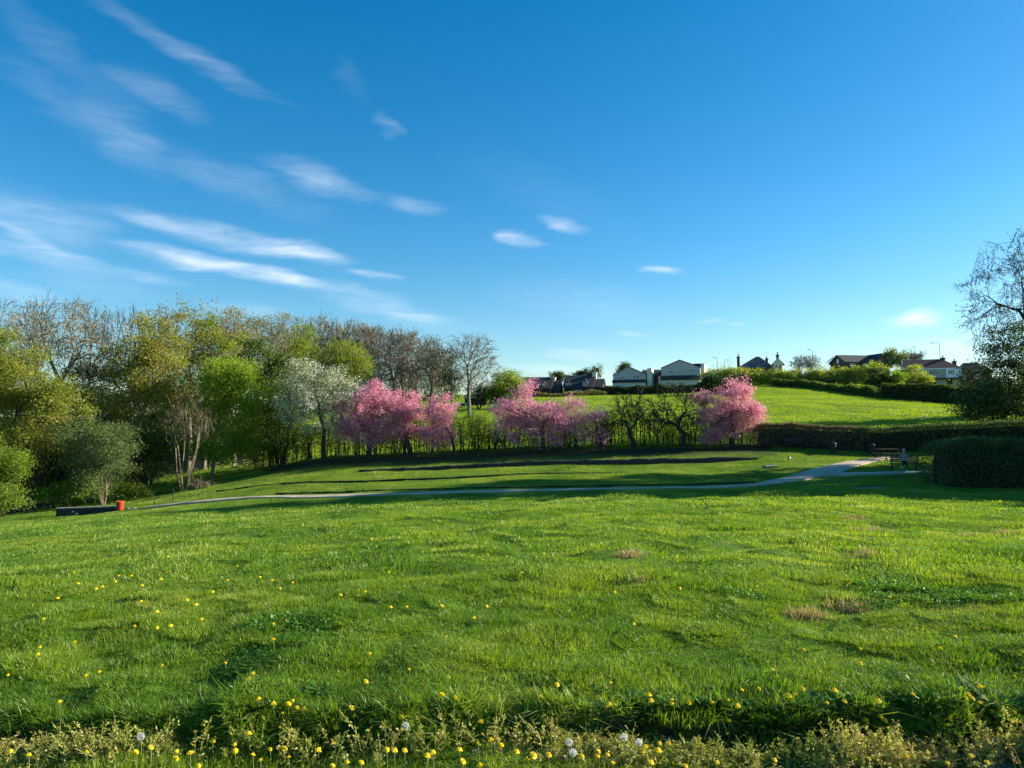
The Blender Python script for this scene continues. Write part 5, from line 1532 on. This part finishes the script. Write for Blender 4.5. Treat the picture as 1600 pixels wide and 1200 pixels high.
ribbon_wall('path_kerb', 'dark grassy edge along the far side of the footpath', 'edging', [(430, 779.5, 45.6), (500, 776.5, 45.4), (700, 769.5, 44.4), (900, 765.4, 43.6), (1100, 762, 43.4), (1180, 757, 43.9)], .085, .1, SOIL, 200, rag=.2)
ribbon_wall('stone_edging', 'long pale stone edging strip in the shaded grass below the bench', 'edging', [(1330, 762, 38.6), (1358, 763.5, 38.4), (1386, 766, 38)], .09, .16, STONE, 30, rag=.1)
ribbon_wall('stone_edging', 'short pale stone edging strip in the grass below the rounded hedge', 'edging', [(1420, 768.5, 36.5), (1443, 770, 36.3)], .08, .16, STONE, 16, rag=.1)
ribbon_wall('stone_slab', 'flat grey stone slab at the right end of the upper lawn', 'stone', [(1198, 731, 51), (1218, 730.5, 51)], .1, .7, STONE, 12, rag=.1)

# kerb stones under the verge grass at the bottom of the view
for i in range(14):
    xk = -3.6 + i * .52
    m = MB().box((0, 0, 0), (.5, .13, .2))
    o = m.build('kerb_stone', STONE, None, (xk, 4.02 + .02 * math.sin(i * 2.1), Tz(xk, 4.02) - .105), (0, 0, .02 * math.sin(i * 5)))
    tag(o, 'grey kerb stone half buried in the verge grass at the bottom', 'kerb stone', 'kerb stones below the lawn edge')

# ------------------------------------------------------------------ stone parapet, red bin, posts
a = W(87, 808, 47.6); b = W(187, 797, 48.4)
r_ = empty('stone_wall', ((a[0] + b[0]) / 2, 48, (Tz(a[0], a[1]) + Tz(b[0], b[1])) / 2)); tag(r_, 'low dark stone wall by the stream left of the red bin', 'wall')
ang = math.atan2(b[1] - a[1], b[0] - a[0]); Lw = math.hypot(b[0] - a[0], b[1] - a[1])
za = W(87, 795, 47.6)[2] - r_.location.z; zb = W(187, 791.5, 48.4)[2] - r_.location.z
r_.rotation_euler = (0, 0, ang)
MB().add([(-Lw / 2, 0, -.9), (Lw / 2, 0, -.5), (Lw / 2, .35, -.5), (-Lw / 2, .35, -.9), (-Lw / 2, 0, za - .05), (Lw / 2, 0, zb - .05), (Lw / 2, .35, zb - .05), (-Lw / 2, .35, za - .05)],
         [(0, 3, 2, 1), (4, 5, 6, 7), (0, 1, 5, 4), (1, 2, 6, 5), (2, 3, 7, 6), (3, 0, 4, 7)]).build('wall', STONED, r_)
for i in range(7):
    f0, f1 = i / 7, (i + 1) / 7
    x0, x1 = -Lw / 2 + Lw * f0 + .012, -Lw / 2 + Lw * f1 - .012
    zc = za + (zb - za) * (f0 + f1) / 2
    MB().box(((x0 + x1) / 2, .175, zc + .005), (x1 - x0, .43, .07)).build('coping_stone', STONE, r_, rot=(0, 0, 0))
for dx, dz, s in ((-.85, -.2, .10), (-.63, -.33, .13)):
    MB().box((dx, -.012, za + dz), (s, .02, s * .6)).build('paint_mark', WHITE, r_)
p_ = hit(190, 798, 0, 40, 60); p_ = np.array([XPX(191, 48.2), 48.2, 0]); p_[2] = Tz(p_[0], p_[1])
RED = simple('bin_red', (0.55, 0.045, 0.018), .5, .15, 3)
r_ = empty('litter_bin', p_); tag(r_, 'round red litter bin at the end of the low stone wall', 'bin')
MB().lathe([(.19, .02), (.205, .12), (.235, .46), (.24, .5), (.215, .5), (.2, .45)], 20).build('body', RED, r_, smooth=False)
MB().lathe([(.245, .5), (.26, .52), (.26, .57), (.235, .585), (.2, .57), (.2, .52)], 20).build('rim', simple('bin_rim', (0.62, 0.10, 0.03), .5, .1, 3), r_)
MB().lathe([(.15, -.1), (.15, .02)], 12).build('base', STONE, r_)
for (px, top, bot, Y, rad, lab) in [(273, 764, 788.5, 47.5, .028, 'tall thin black post where the footpath begins'), (244, 778, 789.5, 47.8, .03, 'short black post between the red bin and the tall thin post')]:
    x = XPX(px, Y); z = Tz(x, Y); h = W(px, top, Y)[2] - z
    r_ = empty('post', (x, Y, z)); tag(r_, lab, 'post')
    MB().tube([(0, 0, -.2), (0, 0, h * .5), (0, 0, h)], [rad, rad, rad * .9], 8).build('shaft', DARKP, r_)
    MB().lathe([(rad * 1.25, h - .02), (rad * 1.3, h + .01), (rad * .4, h + .04)], 10).build('cap', DARKP, r_)
    MB().lathe([(rad * 2.2, -.05), (rad * 2, .03), (rad * 1.2, .05)], 10).build('foot', STONE, r_)
rr_ = np.random.default_rng(77)
for i, px in enumerate((201, 206, 210, 215)):
    Y = 48.3; x = XPX(px, Y)
    V_ = rr_.normal(size=(14, 3)); V_ /= np.linalg.norm(V_, axis=1, keepdims=True); V_ *= np.array([.12, .1, .07]) * rr_.uniform(.7, 1.2)
    import bmesh
    bm = bmesh.new()
    for v in V_:
        bm.verts.new(v)
    bmesh.ops.convex_hull(bm, input=bm.verts)
    me = bpy.data.meshes.new('stone'); bm.to_mesh(me); bm.free(); me.materials.append(STONE)
    o = obj('stone', me, None, (x, Y + rr_.normal(0, .1), Tz(x, Y) + .05))
    tag(o, 'loose pale stone lying in the grass right of the red bin', 'stone', 'loose stones beside the red bin')

# ------------------------------------------------------------------ benches, bins, table
WOOD = simple('bench_wood', (0.05, 0.043, 0.036), .8, .3, 8)
IRON = simple('bench_iron', (0.02, 0.02, 0.022), .6, .2, 8)
def bench(px, Y, rz, label, L=1.6):
    x = XPX(px, Y); z = Tz(x, Y)
    r_ = empty('bench', (x, Y, z), rz); tag(r_, label, 'bench')
    for k in range(4):
        MB().box((0, -.18 + k * .12, .45), (L, .1, .035)).build('seat_slat', WOOD, r_)
    for k in range(4):
        MB().box((0, .24 + .03 * k, .56 + .115 * k), (L, .03, .09)).build('back_slat', WOOD, r_)
    for s in (-1, 1):
        xx = s * (L / 2 - .12)
        m = MB().tube([(xx, -.22, -.1), (xx, -.2, .2), (xx, -.2, .43)], .03, 6)
        m.tube([(xx, .3, -.1), (xx, .24, .3), (xx, .38, .96)], .03, 6)
        m.tube([(xx, -.22, .425), (xx, .05, .415), (xx, .25, .425)], .025, 6)
        m.build('leg', IRON, r_)
        MB().tube([(xx, -.2, .43), (xx, -.2, .64), (xx, .0, .66), (xx, .29, .65)], .024, 6).build('armrest', IRON, r_)
    return r_
BRZ = R(-30)
bn = bench(1411, 47.5, BRZ, 'wooden bench beside the rounded hedge with a person sitting on it')
bench(1241, 58.4, R(-8), 'empty dark bench in front of the brown clipped hedge', 1.5)
def litter(px, Y, label):
    x = XPX(px, Y); r_ = empty('litter_bin', (x, Y, Tz(x, Y))); tag(r_, label, 'bin')
    MB().lathe([(.2, -.05), (.21, .05), (.23, .6), (.24, .66)], 14).build('body', IRON, r_)
    MB().lathe([(.25, .66), (.26, .7), (.19, .80), (.10, .83)], 14).build('lid', DARKP, r_)
litter(1301, 57, 'dark litter bin against the brown hedge, midway along it')
litter(1361, 56.4, 'dark litter bin where the brown hedge meets the green hedge')
x = XPX(1386, 54.2); r_ = empty('picnic_table', (x, 54.2, Tz(x, 54.2)), R(10)); tag(r_, 'dark wooden picnic table at the end of the path behind the bench', 'table')
for k in range(5):
    MB().box((0, -.32 + k * .16, .74), (1.5, .14, .04)).build('table_plank', WOOD, r_)
for s in (-1, 1):
    for k in range(2):
        MB().box((0, s * (.62 + k * .15), .43), (1.5, .13, .04)).build('seat_plank', WOOD, r_)
    MB().tube([(s * .55, -.72, -.1), (s * .55, -.3, .71)], .04, 6).tube([(s * .55, .72, -.1), (s * .55, .3, .71)], .04, 6).tube([(s * .55, -.75, .39), (s * .55, .75, .39)], .035, 6).build('leg', WOOD, r_)

# ------------------------------------------------------------------ person on the bench
SKIN = simple('skin', (0.50, 0.30, 0.22), .6, .06, 10)
HOOD = simple('hoodie_grey', (0.26, 0.25, 0.255), .9, .08, 10)
TROU = simple('trousers_navy', (0.016, 0.018, 0.030), .9, .2, 10)
SHOE = simple('shoe_white', (0.85, 0.87, 0.9), .5, .04, 10)
def skin_body(name, joints, edges, root=0):
    me = bpy.data.meshes.new(name)
    me.from_pydata([j[0] for j in joints], edges, [])
    o = bpy.data.objects.new(name, me); COL.objects.link(o)
    md = o.modifiers.new('skin', 'SKIN'); md.use_smooth_shade = True
    if not me.skin_vertices:
        me.skin_vertices.new()
    for i, j in enumerate(joints):
        sv = me.skin_vertices[0].data[i]
        r = j[1]; sv.radius = r if isinstance(r, tuple) else (r, r)
        sv.use_root = (i == root)
    ss = o.modifiers.new('sub', 'SUBSURF'); ss.levels = 2; ss.render_levels = 2
    dg = bpy.context.evaluated_depsgraph_get()
    ev = o.evaluated_get(dg)
    m2 = bpy.data.meshes.new_from_object(ev)
    bpy.data.objects.remove(o, do_unlink=True)
    return m2
J = [((0, .10, .53), (.145, .12)), ((0, .13, .68), (.14, .11)), ((0, .16, .86), (.155, .11)), ((0, .15, .98), (.13, .08)), ((0.0, .12, 1.06), .055), ((-.01, .08, 1.15), (.078, .09)), ((-.01, .07, 1.24), (.075, .09)), ((-.01, .08, 1.30), (.045, .055)),
     # right-hand figure arm (image left) 8-10, other arm 11-13
     ((-.18, .14, .95), .06), ((-.24, .10, .72), .048), ((-.10, -.10, .62), .038), ((.18, .14, .95), .06), ((.27, .10, .73), .048), ((.12, -.08, .64), .038),
     # planted leg 14-17
     ((.10, .04, .53), .088), ((.14, -.36, .50), .066), ((.16, -.34, .12), .044), ((.17, -.40, .06), .04),
     # crossed leg 18-21
     ((-.10, .04, .55), .088), ((.04, -.38, .62), .066), ((-.02, -.46, .30), .044), ((-.05, -.54, .26), .038)]
E = [(0, 1), (1, 2), (2, 3), (3, 4), (4, 5), (5, 6), (6, 7), (3, 8), (8, 9), (9, 10), (3, 11), (11, 12), (12, 13), (0, 14), (14, 15), (15, 16), (16, 17), (0, 18), (18, 19), (19, 20), (20, 21)]
pm = skin_body('person', J, E)
for m_ in (HOOD, TROU, SKIN):
    pm.materials.append(m_)
for f in pm.polygons:
    c = f.center
    mi = 0
    if c.z > 1.07 or (abs(c.x) < .16 and c.y < -.07 and .57 < c.z < .68 and c.y > -.16 and abs(c.x) > .06 and False):
        mi = 2
    elif c.z < .58 or (c.y < -.12 and c.z < .72):
        mi = 1
    f.material_index = mi
    f.use_smooth = True
pr = empty('person', bn.location, BRZ)
tag(pr, 'person in a pale grey hoodie and white shoes sitting cross legged on the bench', 'person')
obj('body', pm, pr)
MB().lathe([(.05, 0), (.095, .02), (.1, .06), (.085, .11), (.03, .135)], 14, (-.01, .08, 1.235)).build('cap', simple('cap_pale', (0.40, 0.33, 0.30), .8, .08, 10), pr, smooth=True)
MB().prism([(-.075, -.09), (.055, -.09), (.065, .0), (-.085, .0)], 'z', 1.245, 1.26).build('cap_peak', simple('cap_pale', (0.40, 0.33, 0.30), .8, .08, 10), pr)
def shoe(loc, rot):
    m = MB()
    prof = [(-.11, .03, .035), (-.05, .042, .06), (.03, .045, .075), (.10, .04, .085), (.13, .03, .06)]
    n = 8; vs = []
    for (yy, hw, hh) in prof:
        for k in range(n):
            a = 2 * math.pi * k / n
            vs.append((hw * math.cos(a), yy, hh / 2 + hh / 2 * math.sin(a)))
    fs = [(i * n + k, i * n + (k + 1) % n, (i + 1) * n + (k + 1) % n, (i + 1) * n + k) for i in range(4) for k in range(n)]
    fs += [tuple(range(n)), tuple(4 * n + k for k in range(n))[::-1]]
    m.add(vs, fs); m.build('shoe', SHOE, pr, loc, rot, smooth=True)
shoe((.17, -.42, 0.0), (0, 0, .1)); shoe((-.06, -.57, .215), (R(-25), 0, .35))
for hx, hy, hz, s in ((-.085, -.13, .615, 1), (.105, -.11, .635, -1)):
    m = MB().tube([(hx - .03 * s, hy + .04, hz + .005), (hx, hy, hz)], [.032, .036], 8)
    for k in range(4):
        bx = hx + (-.024 + .016 * k)
        m.tube([(bx, hy - .02, hz), (bx, hy - .055, hz - .006), (bx, hy - .075 - .006 * (k in (1, 2)), hz - .028)], [.0095, .009, .007], 6)
    m.tube([(hx + .03 * s, hy - .0, hz), (hx + .045 * s, hy - .03, hz + .004), (hx + .035 * s, hy - .055, hz)], [.011, .01, .008], 6)
    m.build('hand', SKIN, pr, smooth=True)

# black and white bird on the shaded grass
BLK = simple('feather_black', (0.012, 0.013, 0.018), .6, .2, 10)
xb, yb = XPX(1232, 53.5), 53.5
r_ = empty('bird', (xb, yb, Tz(xb, yb) + .02), R(35)); tag(r_, 'black and white bird standing on the shaded grass below the empty bench', 'bird')
m = MB()
sec = [(-.42, .01, .11), (-.16, .025, .13), (-.10, .06, .145), (0, .085, .16), (.09, .07, .185), (.14, .045, .225), (.19, .045, .245), (.225, .025, .24), (.265, .006, .23)]
n = 10; vs = []
for (xx, rad, zz) in sec:
    for k in range(n):
        q = 2 * math.pi * k / n
        vs.append((xx, rad * math.cos(q), zz + .05 + rad * math.sin(q) * (.5 if xx < -.12 else 1.0)))
fs = [(i * n + k, i * n + (k + 1) % n, (i + 1) * n + (k + 1) % n, (i + 1) * n + k) for i in range(len(sec) - 1) for k in range(n)]
fs += [tuple(range(n))[::-1], tuple((len(sec) - 1) * n + k for k in range(n))]
m.add(vs, fs)
bo = m.build('body', BLK, r_, smooth=True)
bo.data.materials.append(WHITE)
for f in bo.data.polygons:
    c = f.center
    if (-.1 < c.x < .1 and (c.z < .195 or abs(c.y) > .055)):
        f.material_index = 1
for s in (-1, 1):
    MB().tube([(.0, s * .03, .15), (-.01, s * .03, .07), (.01, s * .03, -.03)], .008, 5).tube([(.01, s * .03, -.02), (.05, s * .035, -.03)], .006, 4).build('leg', BLK, r_)

# ------------------------------------------------------------------ dandelions (each one a thing)
PETAL = leaf('dandelion_petal', (0.93, 0.68, 0.004), (0.98, 0.83, 0.015), .35, (1, .9, .6), gloss=.03)
CLOCK = leaf('dandelion_seed', (0.62, 0.62, 0.58), (0.85, 0.85, 0.82), .5, (1, 1, 1), gloss=.02)
STEM = simple('dandelion_stem', (0.20, 0.22, 0.07), .7, .3, 20)
def head_mesh(r, rng, rings=3, per=13):
    V_, T_ = [], []
    for k in range(rings):
        rr = r * (1 - .28 * k); zz = .004 + .005 * k
        for i in range(per):
            a = 2 * math.pi * (i + .5 * (k % 2)) / per + rng.normal(0, .06)
            w_ = math.pi / per * 1.15
            b = len(V_)
            V_ += [(.15 * rr * math.cos(a), .15 * rr * math.sin(a), zz + .003), (rr * math.cos(a - w_), rr * math.sin(a - w_), zz + rng.normal(.0, .002)),
                   (rr * 1.06 * math.cos(a), rr * 1.06 * math.sin(a), zz - .001), (rr * math.cos(a + w_), rr * math.sin(a + w_), zz + rng.normal(.0, .002))]
            T_ += [[b, b + 1, b + 2], [b, b + 2, b + 3]]
    # green cup below
    return mesh_np('flower_head', np.array(V_), None, np.array(T_), mats=[PETAL])
def clock_mesh(r, rng):
    n = 130
    d = rng.normal(size=(n, 3)); d /= np.linalg.norm(d, axis=1, keepdims=True)
    C = d * r * rng.uniform(.88, 1.0, (n, 1))
    V1, Q1 = leaf_quads(C, r * .42, rng, 0, .9)
    segs = [(q * .05, q * .5, q, .0005, .0004, .0004) for q in C[:60]]
    V2, Q2 = tubes(segs, 3)
    V_, Q_, m_ = join([(V1, Q1, 0), (V2, Q2, 0)])
    return mesh_np('seed_head', V_, Q_, mats=[CLOCK])
rd = np.random.default_rng(5)
HEADS = [head_mesh(.0185, rd) for _ in range(4)]
FAR_HEAD = head_mesh(.0165, rd, 2, 8)
CLOCKS = [clock_mesh(.0175, rd) for _ in range(2)]
sm = MB().tube([(0, 0, -.13), (.004, .002, -.06), (0, 0, .003)], [.0022, .002, .0018], 5)
STEM_MESH = bpy.data.meshes.new('stem'); STEM_MESH.from_pydata(sm.v, [], sm.f); STEM_MESH.materials.append(STEM)
def dandelion(px, py, label, group, verge=False, clock=False, near=True):
    hh = (rd.uniform(.10, .16) if verge else rd.uniform(.11, .15) if py > 1072 else rd.uniform(.05, .085)) if near else rd.uniform(.05, .075)
    if clock:
        hh = .17
    p = hit(px, py, hh)
    if near:
        root = empty('dandelion_clock' if clock else 'dandelion', (p[0], p[1], p[2]))
        tag(root, label, 'dandelion', group)
        st = obj('stem', STEM_MESH, root); st.scale = (1, 1, (hh + .02) / .13)
        hd = obj('seed_head' if clock else 'flower_head', (CLOCKS if clock else HEADS)[int(rd.integers(0, 2 if clock else 4))], root)
        s = rd.uniform(.6, 1.15) * (.8 if py < 1072 else .92) if not clock else 1.0
        hd.scale = (s, s, s)
        if not clock:
            hd.rotation_euler = (rd.normal(.18, .2), rd.normal(.2, .25), 0)
    else:
        o = obj('dandelion', FAR_HEAD, None, (p[0], p[1], p[2]), (rd.normal(.2, .2), rd.normal(.2, .2), 0))
        tag(o, label, 'dandelion', group)
LAWN = [(62,1011),(117,1004),(59,1023),(314,967),(245,981),(266,978),(210,979),(253,1040),(155,1050),(134,1057),(352,1036),(395,1053),(390,1061),(93,1097),(202,1120),(68,967),(12,1055),
 (427,1100),(457,1095),(450,1101),(441,1115),(457,1110),(464,1106),(475,1110),(466,1122),(549,1107),(564,1114),(554,1120),(585,1117),(520,1124),(572,1065),(639,1046),(700,1058),(690,1087),(711,1090),(721,1104),(627,1121),(577,1022),(697,995),(444,975),(427,975),(427,1000),(741,965),(404,1093),
 (990,975),(870,1070),(954,1067),(845,1089),(947,1105),(952,1101),(1014,1087),(1017,1095),(1050,1094),(1050,1101),(1076,1099),(1082,1112),(1096,1109),(1106,1104),(1113,1100),(1067,1122),(1138,1127),(1152,1104),(1159,1079),(1186,1076),(1192,1109),(1175,1122),(1137,1094),
 (1256,1016),(1344,1014),(1344,1037),(1499,1034),(1547,1024),(1492,995),(1469,1013),(1385,998),(1207,1047),(1280,1049),(1304,1080),(1254,1077),(1232,1088),(1244,1086),(1292,1099),(1294,1110),(1319,1097),(1329,1107),(1214,1123),(1353,1126),(1376,1122),(1382,1127),(1372,1096),(1426,1086),(1432,1117),(1464,1120),(1483,1126),(1509,1091),(1512,1086),(1531,1074),(1531,1100),(1519,1092),(1585,1115),(1585,1057)]
VERGE = [(135,1175),(45,1180),(16,1174),(210,1177),(236,1168),(389,1147),(366,1164),(310,1197),(297,1177),(276,1174),(395,1180),(367,1174),(332,1159),(274,1186),(407,1188),(451,1184),(497,1173),(422,1171),(444,1170),(604,1172),(616,1173),(632,1173),(667,1181),(676,1176),(718,1172),(767,1157),(782,1165),(747,1163),(723,1190),(542,1192),(564,1192),(519,1197),(750,1197),(525,1137),(522,1159),(751,1129),
 (807,1175),(833,1181),(823,1189),(857,1180),(909,1182),(935,1174),(933,1182),(949,1180),(957,1193),(1008,1168),(1004,1174),(1030,1162),(1045,1162),(1028,1173),(1120,1192),(1071,1197),(1017,1192),(1069,1129),(1191,1136),(1329,1130),(1351,1136),(1415,1134),(1535,1131),(1334,1184),(1357,1186),(1416,1183),(1480,1193),(1517,1182),(1542,1192),(1210,1188)]
FARD = [(406,902),(425,907),(355,907),(122,912),(150,920),(160,917),(180,909),(332,925),(292,938),(306,945),(245,956),(314,968),(267,978),(220,940),(90,935),(222,915),(205,900),(185,900),(115,895),(252,905),(262,870),(248,845),(370,885),(437,920),(457,911),(442,975),(317,817),(607,894),(580,842),(762,867),(772,856),(792,870),(720,802),(737,805),(760,948),(782,941),(690,947),(635,949),(610,949),(740,966),(570,925),(532,930),
 (1107,839),(1137,849),(1170,847),(1181,845),(1081,855),(1157,875),(1220,854),(1057,870),(1065,871),(960,926),(1062,920),(990,976),(1182,917),(1202,886),(1340,920),(1347,904),(1390,934),(1525,935),(1520,860),(1530,862),(1505,860),(1477,837),(1435,795),(1370,790),(1300,795),(1265,799),(842,788),(845,797),(865,831),(850,865),(815,895),(1337,813),(1110,820),(1337,888),(1250,830)]
for q in LAWN:
    dandelion(*q, 'yellow dandelion flower open in the lawn turf above the lawn edge', 'dandelions in the near lawn')
for q in VERGE:
    dandelion(*q, 'yellow dandelion flower among the dry weeds and grass verge at the bottom', 'dandelions in the verge below the lawn edge', verge=True)
for q in FARD:
    dandelion(*q, 'tiny yellow dandelion dot farther out on the sunlit lawn', 'dandelions far out on the lawn', near=False)
for q, lab in [((889, 1160), 'upper one of the two white dandelion clocks standing close together'), ((895, 1176), 'lower one of the two white dandelion clocks standing close together'),
               ((975, 1152), 'white dandelion clock on a tall stem right of the touching pair of clocks'), ((998, 1160), 'faded dandelion clock beside the yellow flowers right of the tall clock'),
               ((220, 1151), 'lone white dandelion clock in the weeds at the bottom left'), ((634, 1134), 'small white dandelion clock on a long stem in the middle weeds')]:
    dandelion(*q, lab, None, clock=True)
